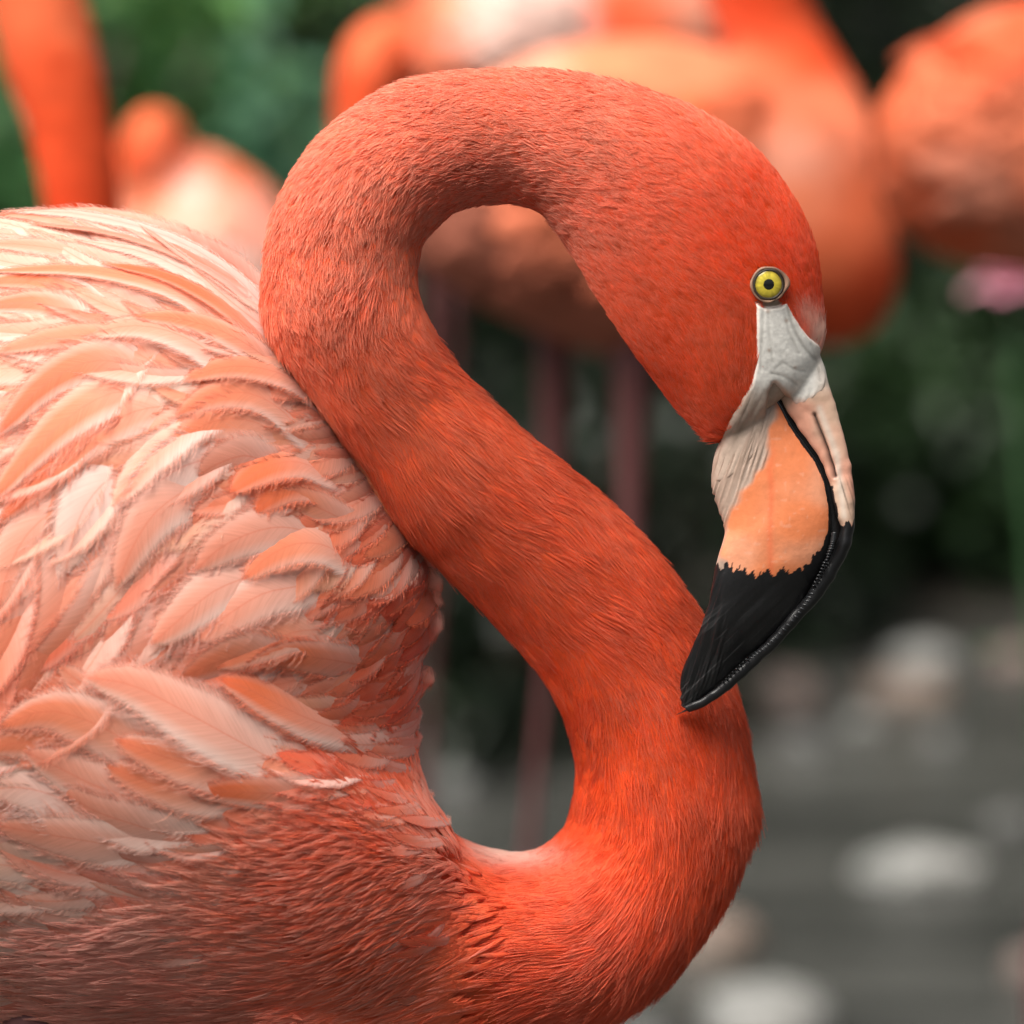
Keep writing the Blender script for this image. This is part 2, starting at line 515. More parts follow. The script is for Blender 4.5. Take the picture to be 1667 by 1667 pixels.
def stone(name, px0, px1, pytop, pybase, mat, label, seed, depth_ratio=0.8, group=None):
    """a stone seen between px0..px1 that meets the water or mud at pixel row pybase"""
    z = 0.0
    d = float(ground_dist((px0 + px1) / 2, pybase, z))
    for _ in range(3):
        pt = P((px0 + px1) / 2, pybase, d)
        z = max(0.0, float(bank(np.array([pt[0]]), np.array([pt[1]]))[0])); d = float(ground_dist((px0 + px1) / 2, pybase, z))
    a = P(px0, pybase, d); b = P(px1, pybase, d); t = P((px0 + px1) / 2, pytop, d)
    c = (a + b) / 2
    rx = np.linalg.norm(b - a) / 2; h = max(0.012, (t - c) @ UP)
    bm = bmesh.new(); bmesh.ops.create_icosphere(bm, subdivisions=4, radius=1.0)
    v = np.array([x.co[:] for x in bm.verts]); f = [tuple(x.index for x in q.verts) for q in bm.faces]; bm.free()
    off = np.array([seed * 3.1, seed * 1.7, seed * 0.9])
    v = v * (1 + 0.20 * noise(v + off, 1.3, seed) + 0.08 * noise(v + off, 3.5, seed + 1) + 0.02 * noise(v + off, 9, seed + 2))[:, None]
    v[:, 2] = np.sign(v[:, 2]) * np.abs(v[:, 2]) ** 0.85
    w = v * np.array([rx, rx * depth_ratio, h * 0.62]) + c + np.array([0, rx * depth_ratio * 0.5, 0])
    o = empty(name, (c[0], c[1] + rx * depth_ratio * 0.5, c[2]))
    me = mesh_obj(name, w - wloc(o), f, mat)
    bpy.data.objects.remove(o)
    me.location = (c[0], c[1] + rx * depth_ratio * 0.5, c[2])
    tag(me, label, 'stone', group)
    return me

stone('stone', 1395, 1612, 1352, 1432, ST_PALE, 'broad pale grey stone standing alone out of the open water', 3)
stone('stone', 1136, 1362, 1560, 1690, ST_PALE, 'large pale stone in the water below the flamingo breast', 5)
stone('stone', 1080, 1242, 1450, 1556, ST_BROWN, 'pinkish brown stone in the water right beside the flamingo breast', 8)
stone('stone', 1212, 1342, 1062, 1158, ST_PINK, 'rounded tan stone at the shore just beyond the black beak', 11)
stone('stone', 1440, 1575, 1020, 1095, ST_PALE, 'pale lumpy stone on the shore under the dark shrubs', 14)
stone('stone', 1395, 1560, 1085, 1140, ST_BROWN, 'flat rusty brown stone lying before the pale shore stone', 17)
stone('stone', 1610, 1720, 1030, 1085, ST_PINK, 'reddish stone on the shore, the one farthest from the flock', 20)
stone('stone', 1265, 1355, 1168, 1232, ST_GREY, 'small grey stone in the shallows near the tan shore stone', 23)
stone('stone', 1500, 1570, 1168, 1215, ST_GREY, 'small grey stone in the shallows near the rusty brown stone', 26)
stone('stone', 1600, 1690, 1300, 1350, ST_GREY, 'low grey stone behind the broad pale stone in the water', 29)
stone('stone', 700, 790, 1232, 1300, ST_GREY, 'grey stone seen through the gap between neck and breast', 31)
stone('stone', 1640, 1720, 1520, 1590, ST_PINK, 'pinkish stone in open water nearer than the broad pale stone', 34)
stone('stone', 1365, 1440, 1150, 1185, ST_PALE, 'tiny pale stone at the waterline between larger shore stones', 37)
stone('stone', 990, 1100, 1640, 1710, ST_GREY, 'grey stone half hidden under the flamingo breast', 40)

# ------------------------------------------------------------------ background: plants on the bank
def leaf_mat(name, c1, c2):
    m, nt, b, out = new_mat(name)
    a = N(nt, 'ShaderNodeAttribute', attribute_name='Col')
    c = mix(nt, a.outputs['Fac'], c1, c2)
    nt.links.new(c, b.inputs['Base Color']); b.inputs['Roughness'].default_value = 0.42
    t = N(nt, 'ShaderNodeBsdfTranslucent'); nt.links.new(c, t.inputs[0])
    ms = N(nt, 'ShaderNodeMixShader'); ms.inputs[0].default_value = 0.25
    nt.links.new(b.outputs[0], ms.inputs[1]); nt.links.new(t.outputs[0], ms.inputs[2]); nt.links.new(ms.outputs[0], out.inputs[0])
    return m
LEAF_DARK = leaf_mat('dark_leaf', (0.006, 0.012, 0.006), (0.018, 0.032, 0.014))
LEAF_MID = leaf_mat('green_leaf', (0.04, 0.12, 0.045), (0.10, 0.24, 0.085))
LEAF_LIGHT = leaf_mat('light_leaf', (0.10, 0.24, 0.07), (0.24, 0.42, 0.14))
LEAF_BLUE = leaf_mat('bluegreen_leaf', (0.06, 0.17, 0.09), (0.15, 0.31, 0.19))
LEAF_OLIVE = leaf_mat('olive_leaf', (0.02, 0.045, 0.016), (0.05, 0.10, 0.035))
M_BARK = stone_mat('bark', (0.03, 0.022, 0.015), (0.09, 0.065, 0.045))
PETAL = leaf_mat('petal', (0.55, 0.18, 0.28), (0.75, 0.35, 0.42))

def leaves(cs, dirs, ls, ws, r):
    """one bent blade for each centre: 4 quads"""
    n = len(cs)
    up = np.array([0, 0, 1.0])
    side = unit(np.cross(dirs, up) + 1e-3 * r.normal(size=(n, 3)))
    nor = unit(np.cross(side, dirs))
    u = np.array([0, 0.25, 0.6, 0.85, 1.0]); prof = np.array([0.15, 0.8, 1.0, 0.55, 0.02]); droop = np.array([0, 0.0, -0.08, -0.2, -0.34])
    V = []
    for k in range(5):
        mid = cs + dirs * (u[k] * ls)[:, None] + up * (droop[k] * ls)[:, None]
        for s in (-1, 1):
            V.append(mid + side * (s * prof[k] * ws / 2)[:, None] + nor * (0.12 * ws)[:, None])
    V = np.stack(V, 1).reshape(-1, 3)
    b = np.arange(n)[:, None] * 10
    F = np.concatenate([b + np.array([[2 * k, 2 * k + 1, 2 * k + 3, 2 * k + 2]]) for k in range(4)], 0)
    return V, F

def shrub(name, x, y, rx, ry, h, nleaf, leaf, mat, label, seed, stems=7):
    r = np.random.default_rng(seed)
    z0 = float(bank(np.array([x]), np.array([y]))[0]) - 0.02
    o = empty(name, (x, y, z0))
    base = np.array([x, y, z0])
    tips = []
    vs, fs, off = [], [], 0
    for i in range(stems):
        a = r.uniform(0, 2 * np.pi); e = np.array([math.cos(a) * rx * 0.7, math.sin(a) * ry * 0.7, h * r.uniform(0.6, 0.95)])
        mid = e * 0.5 * np.array([0.6, 0.6, 1.15])
        path = catmull(np.array([base, base + mid, base + e]), 8)
        rad = np.linspace(0.012, 0.004, 8) * (0.6 + h)
        th = np.linspace(0, 2 * np.pi, 6, endpoint=False)
        ring = path[:, None] + rad[:, None, None] * np.stack([np.cos(th), np.sin(th), 0 * th], 1)[None]
        vs.append(ring.reshape(-1, 3)); fs += [tuple(q + off for q in f) for f in loft_faces(8, 6)]; off += 48
        tips.append(path)
    mesh_obj('stem', np.vstack(vs), fs, M_BARK, o)
    # leaves gather in clumps through the crown
    nc = max(6, nleaf // 45)
    u = unit(r.normal(size=(nc, 3))); u[:, 2] = np.abs(u[:, 2])
    cc = base + np.array([0, 0, h * 0.12]) + u * np.array([rx, ry, h * 0.86]) * (r.uniform(0.35, 1.0, nc) ** 0.6)[:, None]
    ci = r.integers(0, nc, nleaf)
    p = cc[ci] + r.normal(size=(nleaf, 3)) * np.array([rx, ry, h]) * 0.11
    p[:, 2] = np.maximum(p[:, 2], z0 + 0.02)
    d = unit(unit(p - base - np.array([0, 0, h * 0.3])) * 0.8 + r.normal(size=(nleaf, 3)) * 0.55)
    V, F = leaves(p, d, leaf * r.uniform(0.6, 1.25, nleaf), leaf * 0.42 * r.uniform(0.7, 1.2, nleaf), r)
    tone = np.repeat(np.clip(0.5 + 0.35 * noise(p, 5, seed) + 0.25 * r.normal(size=nleaf), 0, 1), 10)
    lf = mesh_obj('foliage', V, F.tolist(), mat, o, np.repeat(tone[:, None], 3, 1))
    lf['kind'] = 'stuff'
    tag(o, label, 'shrub', 'shrubs growing on the bank')
    return o

def at_bank(px, y):
    """x of a pixel column at world distance y"""
    return (px - 833.5) / 1667 * K * y

def plant_all():
    row = [
        # px, y, rx, ry, h, leaves, leaf length, material, label
        (60, 6.9, .30, .3, .82, 1500, .085, LEAF_MID, 'green leafy shrub behind the upright red flamingo neck'),
        (300, 7.3, .26, .3, .98, 1500, .12, LEAF_LIGHT, 'bright light green shrub above the pale resting flamingo'),
        (430, 6.7, .17, .26, .72, 1300, .10, LEAF_BLUE, 'blue green shrub next to the arch of the near neck'),
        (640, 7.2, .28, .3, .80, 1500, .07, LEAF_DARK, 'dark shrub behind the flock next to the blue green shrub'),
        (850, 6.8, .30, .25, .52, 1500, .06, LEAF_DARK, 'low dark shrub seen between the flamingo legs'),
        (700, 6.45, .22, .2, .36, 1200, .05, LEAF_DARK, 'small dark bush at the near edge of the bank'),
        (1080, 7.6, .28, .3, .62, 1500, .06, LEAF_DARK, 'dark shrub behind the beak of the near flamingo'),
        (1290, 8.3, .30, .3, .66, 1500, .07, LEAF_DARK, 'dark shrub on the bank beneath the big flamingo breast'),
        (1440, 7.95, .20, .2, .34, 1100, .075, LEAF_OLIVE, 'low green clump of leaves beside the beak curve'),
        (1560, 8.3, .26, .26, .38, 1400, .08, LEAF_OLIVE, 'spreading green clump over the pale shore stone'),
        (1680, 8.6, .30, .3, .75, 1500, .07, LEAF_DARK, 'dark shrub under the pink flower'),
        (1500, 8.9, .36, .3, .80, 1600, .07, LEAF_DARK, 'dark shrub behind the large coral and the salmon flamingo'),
    ]
    for i, (px, y, rx, ry, h, n, lf, m, lb) in enumerate(row):
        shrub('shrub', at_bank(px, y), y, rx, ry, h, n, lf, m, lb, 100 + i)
    # taller hedge plants that close the view and the low sky behind
    near = ['farthest out past the upright red neck', 'two clumps out from the upright red neck', 'next past the upright red neck', 'behind the upright red neck', 'behind the pale resting flamingo', 'behind the blue green shrub', 'behind the preening flamingo',
            'behind the large coral flamingo', 'behind the breast of the large coral flamingo', 'behind the salmon flamingo', 'next past the salmon flamingo', 'two clumps out from the salmon flamingo', 'farthest out past the salmon flamingo']
    xs = np.concatenate([np.linspace(-3.6, -.95, 4), np.linspace(-.62, .62, 6) , np.linspace(.95, 3.6, 3)])
    for i, x in enumerate(xs):
        y = 9.6 + 0.35 * math.sin(i * 2.3)
        g = i in (2, 4, 5)
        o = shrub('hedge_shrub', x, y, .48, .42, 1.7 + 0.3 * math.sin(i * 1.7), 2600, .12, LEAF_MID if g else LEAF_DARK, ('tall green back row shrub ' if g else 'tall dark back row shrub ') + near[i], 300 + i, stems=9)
        o['group'] = 'tall back row shrubs'

plant_all()

def flower_head():
    d = 4.4
    c = P(1645, 445, d)
    zb = float(bank(np.array([c[0]]), np.array([c[1]]))[0])
    o = empty('flower', (c[0], c[1], zb))
    path = catmull(np.array([[c[0] + .02, c[1], zb], [c[0] + .03, c[1], (zb + c[2]) / 2], c - np.array([0, 0, .015])]), 12)
    th = np.linspace(0, 2 * np.pi, 7, endpoint=False)
    ring = path[:, None] + 0.0035 * np.stack([np.cos(th), np.sin(th), 0 * th], 1)[None]
    mesh_obj('stem', ring.reshape(-1, 3), loft_faces(12, 7), LEAF_MID, o, np.full((84, 3), .4))
    r = np.random.default_rng(9)
    k = 0
    for lay, (n, L, e) in enumerate(((7, .040, .15), (6, .034, .6), (5, .026, 1.05))):
        for i in range(n):
            a = 2 * np.pi * (i + lay * .5) / n + r.normal() * .1
            dr = np.array([[math.cos(a) * math.cos(e), math.sin(a) * math.cos(e), math.sin(e)]])
            V, F = leaves(c[None] - np.array([[0, 0, .012]]), dr, np.array([L]), np.array([L * .75]), r)
            mesh_obj('petal', V, F.tolist(), PETAL, o, np.full((10, 3), r.uniform(.3, 1)))
    for q, dr in ((path[4], [.8, -.2, .4]), (path[7], [-.7, -.3, .5])):
        V, F = leaves(q[None], unit(np.array([dr])), np.array([.065]), np.array([.028]), r)
        mesh_obj('leaf', V, F.tolist(), LEAF_MID, o, np.full((10, 3), .5))
    tag(o, 'pink blossom on a thin stem below the salmon flamingo', 'flower')
flower_head()

# ------------------------------------------------------------------ background flamingos
RED = np.array([0.80, 0.095, 0.028]); ORANGE = np.array([0.82, 0.16, 0.062]); PINK = np.array([0.81, 0.215, 0.105]); PALE = np.array([0.80, 0.31, 0.20]); WHITE = np.array([0.82, 0.58, 0.50])
BELLY_SHADE = np.array([0.46, 0.15, 0.095]); BLACK = np.array([0.012, 0.012, 0.013]); LEGC = np.array([0.16, 0.055, 0.055])  # first tone here is shade under the coral bird's belly, put into its colour

def leg_parts(parent, hip, foot_x, foot_y, knee_frac=0.52, scale=1.0, mat=None):
    """one leg: feathered thigh, ankle joint, shank, three webbed toes; hip is a world point inside the body"""
    zb = float(bank(np.array([foot_x]), np.array([foot_y]))[0]) + 0.002
    foot = np.array([foot_x, foot_y, zb])
    knee = hip * (1 - knee_frac) + foot * knee_frac + np.array([-0.02, 0, 0])
    n = 40
    path = catmull(np.array([hip, hip * .6 + knee * .4 + np.array([.006, 0, 0]), knee, knee * .45 + foot * .55, foot + np.array([0, 0, .004])]), n)
    t = np.linspace(0, 1, n)
    rad = (0.0034 + 0.009 * np.clip(1 - t * 3.6, 0, 1) ** 1.2 + 0.0045 * np.exp(-((t - 0.5) / 0.035) ** 2)) * scale
    th = np.linspace(0, 2 * np.pi, 14, endpoint=False)
    ring = path[:, None] + rad[:, None, None] * np.stack([np.cos(th), np.sin(th), 0 * th], 1)[None]
    c = np.repeat((LEGC * (1 - .25 * np.exp(-((t - .5) / .05) ** 2))[:, None])[:, None], 14, 1).reshape(-1, 3)
    lg = mesh_obj('leg', ring.reshape(-1, 3), loft_faces(n, 14), M_LEG, parent, c)
    vs = [foot + np.array([-.012, 0, .006])]; fs = []
    for a in (-.55, -.27, 0, .27, .55):
        L = .075 if abs(a) in (.55, 0) else .055
        vs.append(foot + np.array([math.cos(a) * L, math.sin(a) * L, .002]))
        vs.append(foot + np.array([math.cos(a) * L * .5, math.sin(a) * L * .5, .007]))
    m = len(vs)
    vs = vs + [v - np.array([0, 0, .004]) for v in vs]
    for k in range(4):
        a, b, c2, d = 1 + 2 * k, 2 + 2 * k, 3 + 2 * k, 4 + 2 * k
        fs += [(0, b, d), (b, a, c2, d), (m, m + d, m + b), (m + b, m + d, m + c2, m + a), (a, m + a, m + c2, c2)]
    mesh_obj('webbed_foot', np.array(vs), fs, M_LEG, lg, np.repeat(LEGC[None], 2 * m, 0))
    return lg

def simple_beak(parent, base, down, fwd_, L=0.12):
    """bent flamingo bill: base point, initial direction, direction of the tip"""
    n, ns = 26, 20
    t = np.linspace(0, 1, n)
    ctrl = np.array([base, base + down * L * .35, base + down * L * .62 + fwd_ * L * .02, base + down * L * .8 + fwd_ * L * .22, base + down * L * .85 + fwd_ * L * .45])
    path = catmull(ctrl, n)
    tg = unit(np.gradient(path, axis=0)); side = unit(np.cross(tg, FWD)); e2 = unit(np.cross(tg, side))
    r = np.interp(t, [0, .3, .6, .85, 1], [.020, .021, .018, .010, .003])
    th = np.linspace(0, 2 * np.pi, ns, endpoint=False)
    ring = path[:, None] + r[:, None, None] * (np.cos(th)[None, :, None] * side[:, None] + .72 * np.sin(th)[None, :, None] * e2[:, None])
    c = np.where((t > .55)[:, None], BLACK[None], np.array([[.82, .45, .33]]))
    mesh_obj('beak', ring.reshape(-1, 3), loft_faces(n, ns), M_BEAK, parent, np.repeat(c[:, None], ns, 1).reshape(-1, 3))

def far_bird(D, body_poly, body_c, W, necks, label, colour_pts, legs, wing=None, voxel=0.006, beak=None, eye=None):
    body = Pillow(np.array(body_poly, float), body_c, D, W, nphi=96)
    comps = [body.mesh()]
    for st in necks:
        comps.append(Tube(st, D, nr=80, ns=28).mesh())
    v, f = union(comps, voxel, 5)
    bc = P(body_c[0], body_c[1], D)
    zb = float(bank(np.array([bc[0]]), np.array([bc[1]]))[0])
    o = empty('flamingo', (bc[0], bc[1], zb))
    x, y, _ = to_px(v)
    c = idw(x, y, colour_pts, 4)
    c = c * (1 + .10 * noise(v, 55, 4) + .08 * noise(v, 130, 5))[:, None]
    mesh_obj('body', v, f, M_FAR, o, c)
    for (hx, hy, dx) in legs:
        h = P(hx, hy, D + dx)
        leg_parts(o, h, h[0] - .01, h[1] + dx * .3)
    if wing:
        # folded wing: overlapping broad covert feathers lying on the flank
        r = np.random.default_rng(int(D * 100))
        x0, x1, y0, y1, ang = wing
        vs, fs, cs, off = [], [], [], 0
        gx, gy = np.meshgrid(np.linspace(x0, x1, 9), np.linspace(y0, y1, 7))
        for px, py in zip(gx.ravel() + r.normal(size=63) * 8, gy.ravel() + r.normal(size=63) * 6):
            if body.k(np.array([px]), np.array([py]))[0] > .86: continue
            L = r.uniform(90, 150); w = r.uniform(24, 38); a = ang + r.normal() * .12
            u = np.linspace(0, 1, 7); pr = np.array([.5, .85, 1, 1, .85, .55, .05])
            for s in (-1, 0, 1):
                qx = px + np.cos(a) * L * u - np.sin(a) * s * w * pr; qy = py + np.sin(a) * L * u + np.cos(a) * s * w * pr
                q = P(qx, qy, D + body.depth(qx, qy) - .004 - .018 * u - .004 * (s == 0))
                vs.append(q)
            fs += [(off + i, off + i + 1, off + 7 + i + 1, off + 7 + i) for i in range(6)] + [(off + 7 + i, off + 7 + i + 1, off + 14 + i + 1, off + 14 + i) for i in range(6)]
            off += 21
            cc = idw(np.array([px]), np.array([py]), colour_pts, 4)[0] * r.uniform(.62, 1.12)
            cs.append(np.repeat(np.clip(cc, 0, .92)[None], 21, 0))
        if vs:
            wg = mesh_obj('wing', np.vstack(vs), fs, M_FAR, o, np.vstack(cs))
    if beak:
        simple_beak(o, P(beak[0], beak[1], D), np.array(beak[2], float), np.array(beak[3], float))
    tag(o, label, 'flamingo', 'flamingos standing behind the near one')
    return o

def C(x, y, c): return (x, y, *c)

# the big one behind the head
far_bird(3.4, [(650, 350), (720, 190), (850, 95), (1000, 60), (1150, 72), (1280, 125), (1380, 215), (1440, 330), (1466, 430), (1440, 520), (1385, 558), (1280, 568), (1130, 575), (980, 580), (850, 530), (750, 480), (670, 420)],
         (1080, 320), .095,
         [[(1432, 330, 1240, 420, .0, .9), (1425, 250, 1240, 290, .03, .9), (1418, 180, 1240, 190, .055, .9), (1370, 95, 1200, 110, .06, .9), (1325, 20, 1165, 50, .06, .9), (1290, -70, 1140, -40, .05, .9), (1280, -200, 1140, -190, .04, .9), (1300, -400, 1165, -400, .03, .9), (1350, -530, 1240, -600, .03, .8), (1440, -570, 1420, -700, .03, .66), (1520, -540, 1570, -650, .03, .55), (1560, -500, 1630, -580, .03, .45)]],
         'large coral flamingo standing directly behind the near head',
         [C(850, 130, PALE), C(1000, 110, PINK), C(1150, 130, PINK), C(1290, 260, PALE), C(1200, 180, ORANGE), C(1330, 170, PINK), C(1420, 330, ORANGE), C(1420, 480, RED), C(1350, 540, RED), C(1300, 330, PINK), C(1330, 90, RED), C(1270, 0, RED), C(1250, -150, RED), C(1230, -450, RED), C(1500, -600, RED), C(800, 400, BELLY_SHADE), C(1000, 300, PINK), C(1000, 560, BELLY_SHADE), C(850, 480, BELLY_SHADE), C(720, 400, BELLY_SHADE), C(1350, 420, ORANGE)],
         [(1030, 550, -.03), (905, 530, .03)], wing=(800, 1240, 160, 430, math.radians(168)), beak=(1590, -545, (.35, 0, -.93), (-.9, 0, -.3)))

# right edge
far_bird(3.6, [(1420, 190), (1490, 95), (1590, 22), (1700, 0), (1850, 20), (2000, 120), (2080, 250), (2020, 370), (1830, 440), (1620, 440), (1500, 400), (1435, 300)],
         (1720, 230), .105,
         [[(1990, 330, 1830, 300, 0, .9), (2080, 250, 1940, 180, -.01, .9), (2120, 120, 1990, 60, -.02, .9), (2110, -60, 1980, -60, -.02, .9), (2030, -220, 1910, -170, -.02, .9), (1990, -330, 1850, -290, -.02, .9), (2000, -430, 1880, -470, -.02, .8), (2080, -480, 2050, -590, -.02, .65), (2170, -450, 2200, -550, -.02, .55)]],
         'salmon flamingo with a darker flank above the pink blossom',
         [C(1500, 130, ORANGE), C(1600, 50, PINK), C(1640, 70, RED), C(1560, 200, PINK), C(1620, 170, PINK), C(1450, 260, ORANGE), C(1550, 350, ORANGE), C(1650, 300, PALE), C(1800, 200, PINK), C(2000, 0, RED), C(2000, -300, RED), C(2150, -500, RED)],
         [(1770, 410, -.03), (1850, 400, .04)], wing=(1560, 1900, 90, 330, math.radians(172)), beak=(2205, -500, (.35, 0, -.93), (-.9, 0, -.3)))

# top centre, preening behind the arch
far_bird(4.1, [(660, 130), (700, 10), (800, -70), (950, -95), (1100, -60), (1190, 20), (1190, 110), (1090, 180), (900, 205), (760, 200), (690, 180)],
         (930, 60), .10,
         [[(760, 10, 800, 150, 0, .9), (690, 10, 730, 130, -.02, .9), (640, 20, 668, 110, -.03, .9), (590, 38, 655, 118, -.04, .9), (555, 90, 645, 150, -.05, .9), (545, 160, 640, 190, -.05, .9), (548, 250, 640, 260, -.05, .9), (570, 330, 650, 320, -.05, .8), (570, 400, 650, 380, -.05, .6)]],
         'pink flamingo preening with its curled neck beside the near arch',
         [C(600, 60, ORANGE), C(560, 150, RED), C(640, 60, ORANGE), C(560, 300, RED), C(740, 40, PINK), C(800, 60, PINK), C(880, 80, WHITE), C(920, 30, WHITE), C(1000, 20, RED), C(1060, 60, ORANGE), C(1140, 30, PALE), C(820, 180, PINK)],
         [(705, 170, -.02), (745, 180, .04)], wing=(760, 930, -20, 100, math.radians(200)), beak=(620, 400, (-.1, 0, -.98), (.9, 0, -.2)))

# pale resting one at the left
far_bird(4.0, [(120, 420), (190, 310), (250, 255), (330, 240), (400, 275), (460, 330), (530, 430), (530, 560), (400, 640), (220, 620), (130, 540)],
         (330, 440), .10,
         [[(200, 420, 300, 440, -.02, .9), (192, 330, 285, 350, -.05, .9), (192, 240, 300, 280, -.06, .9), (215, 190, 300, 265, -.06, .9), (255, 172, 268, 262, -.055, .9), (300, 200, 268, 272, -.05, .9), (322, 260, 250, 300, -.03, .8), (330, 330, 260, 350, -.02, .7)]],
         'pale whitish flamingo resting with its neck tucked behind the near back',
         [C(250, 200, ORANGE), C(210, 260, RED), C(300, 210, ORANGE), C(240, 320, PINK), C(330, 340, WHITE), C(300, 400, WHITE), C(400, 360, WHITE), C(390, 280, ORANGE), C(450, 340, ORANGE), C(220, 380, PALE), C(300, 550, PALE)],
         [(300, 600, -.03), (360, 600, .04)], wing=(290, 450, 320, 520, math.radians(75)))

# left edge upright neck
far_bird(3.0, [(-120, 560), (-60, 470), (60, 430), (200, 450), (300, 520), (330, 640), (250, 760), (60, 800), (-200, 800), (-400, 740), (-420, 620), (-280, 560)],
         (0, 620), .10,
         [[(240, 640, 60, 650, 0, .9), (225, 520, 85, 540, 0, .9), (205, 400, 80, 390, 0, .9), (198, 300, 66, 318, -.005, .9), (181, 190, 43, 215, -.01, .9), (165, 90, 10, 130, -.01, .9), (142, 0, -12, 40, -.01, .9), (110, -110, -32, -80, -.01, .9), (60, -230, -60, -170, -.01, .9), (-40, -310, -90, -200, -.01, .85), (-150, -280, -140, -150, -.01, .7), (-230, -170, -180, -90, -.01, .55), (-250, -100, -205, -50, -.01, .5)]],
         'red flamingo with a straight upright neck behind the near back',
         [C(120, 50, ORANGE), C(100, 100, RED), C(120, 200, RED), C(130, 330, RED), C(50, 0, ORANGE), C(0, -200, RED), C(-200, -200, RED), C(100, 550, ORANGE), C(-100, 600, PINK), C(-300, 650, PALE)],
         [(0, 760, -.03), (60, 760, .04)], beak=(-228, -90, (-.3, 0, -.95), (.9, 0, -.25)))

# ------------------------------------------------------------------ the near flamingo
BODY_POLY = np.array([(0, 352), (150, 350), (270, 378), (360, 420), (440, 480), (540, 610), (620, 760), (680, 880), (703, 980), (692, 1100), (683, 1200), (702, 1290),
                      (750, 1360), (790, 1430), (810, 1510), (800, 1600), (750, 1690), (640, 1715), (450, 1725), (150, 1715), (-200, 1640), (-500, 1500), (-800, 1260), (-1010, 1010),
                      (-1090, 860), (-960, 700), (-700, 560), (-400, 440), (-180, 375)], float)
body = Pillow(BODY_POLY, (150, 1080), D0, 0.105, nphi=220)
NECK = [  # outline A, outline B, distance offset, thickness ratio
    (480, 1760, 480, 1330, .000, 1.35), (780, 1735, 690, 1350, .000, 1.22), (1000, 1655, 815, 1384, .000, 1.08), (1112, 1570, 882, 1376, -.001, .98), (1190, 1450, 922, 1335, -.002, .92),
    (1229, 1330, 936, 1270, -.004, .90), (1222, 1235, 930, 1212, -.006, .90), (1196, 1120, 908, 1150, -.009, .90), (1140, 998, 862, 1078, -.013, .90),
    (1055, 882, 790, 1000, -.019, .90), (950, 780, 712, 922, -.027, .90), (850, 698, 645, 850, -.035, .90), (760, 612, 590, 760, -.042, .90),
    (705, 540, 510, 655, -.048, .90), (679, 465, 436, 535, -.050, .90), (688, 402, 434, 405, -.050, .90), (714, 366, 466, 305, -.050, .90),
    (750, 341, 532, 214, -.050, .90), (788, 331, 638, 142, -.050, .90), (820, 330, 738, 120, -.050, .90), (850, 334, 850, 115, -.050, .90),
    (886, 352, 962, 126, -.051, .88), (914, 386, 1062, 152, -.052, .80), (942, 432, 1152, 188, -.053, .72), (976, 492, 1238, 250, -.054, .65),
    (1020, 560, 1298, 328, -.055, .60), (1065, 622, 1330, 405, -.055, .58), (1108, 676, 1341, 490, -.055, .54), (1146, 712, 1343, 555, -.055, .48), (1172, 722, 1330, 600, -.055, .42), (1195, 715, 1315, 625, -.055, .34)]
neck = Tube(NECK, D0, nr=320, ns=72)
bv, bf = union([body.mesh(), neck.mesh()], 0.0020, 6)

def relax(v, f, wfun, iters):
    """even out the skin where neck and breast flow together"""
    e = set()
    for q in f:
        for a, b in zip(q, q[1:] + q[:1]): e.add((a, b) if a < b else (b, a))
    e = np.array(list(e)); w = wfun(v)[:, None]
    m = (w[e[:, 0], 0] > .01) | (w[e[:, 1], 0] > .01); e = e[m]
    cnt = np.zeros(len(v)); np.add.at(cnt, e.ravel(), 1); cnt = np.maximum(cnt, 1)[:, None]
    for _ in range(iters):
        s_ = np.zeros_like(v); np.add.at(s_, e[:, 0], v[e[:, 1]]); np.add.at(s_, e[:, 1], v[e[:, 0]])
        v = v + w * .6 * (s_ / cnt - v) * (cnt > 1)
    return v
def breast_w(v):
    x, y, _ = to_px(v)
    return np.exp(-(((x - 790) / 170) ** 2 + ((y - 1530) / 190) ** 2) ** 2) * smooth01(y, 1375, 1450)
bv = relax(bv, bf, breast_w, 110)
base_pt = P(150, 1080, D0)
flamingo = empty('flamingo', (base_pt[0], base_pt[1], float(bank(np.array([base_pt[0]]), np.array([base_pt[1]]))[0])))
tag(flamingo, 'coral flamingo bending its neck so the black beak touches its throat', 'flamingo')
bx, by, bd = to_px(bv)

def neck_colour(x, y, p):
    """pigment of the short neck plumage (roots)"""
    base = idw(x, y, [C(620, 1500, (0.819, 0.213, 0.108)), C(900, 1500, (0.840, 0.144, 0.060)), C(1100, 1350, (0.882, 0.125, 0.031)), C(1150, 1200, (0.903, 0.119, 0.026)), C(1000, 1050, (0.882, 0.131, 0.036)),
                      C(850, 850, (0.882, 0.156, 0.054)), C(700, 700, (0.882, 0.175, 0.066)), C(560, 600, (0.882, 0.163, 0.054)), C(500, 450, (0.882, 0.156, 0.048)), C(600, 480, (0.840, 0.163, 0.066)), C(560, 280, (0.882, 0.188, 0.078)),
                      C(800, 200, (0.871, 0.200, 0.096)), C(800, 290, (0.777, 0.125, 0.054)), C(1000, 200, (0.882, 0.206, 0.102)), C(1150, 250, (0.892, 0.163, 0.060)), C(1000, 400, (0.840, 0.131, 0.043)), C(1250, 350, (0.913, 0.106, 0.022)), C(1310, 430, (0.920, 0.094, 0.017)),
                      C(1130, 500, (0.861, 0.125, 0.034)), C(1080, 600, (0.819, 0.106, 0.026)), C(1190, 600, (0.861, 0.131, 0.036))], 4)
    n = noise(p, 60, 11); n2 = noise(p, 160, 12)
    base = base * np.array([1.02, .84, .74])
    return np.clip(base * (1 + .10 * n + .08 * n2)[:, None] + np.clip(n, 0, 1)[:, None] * np.array([.0, .02, .012]), 0, 1)

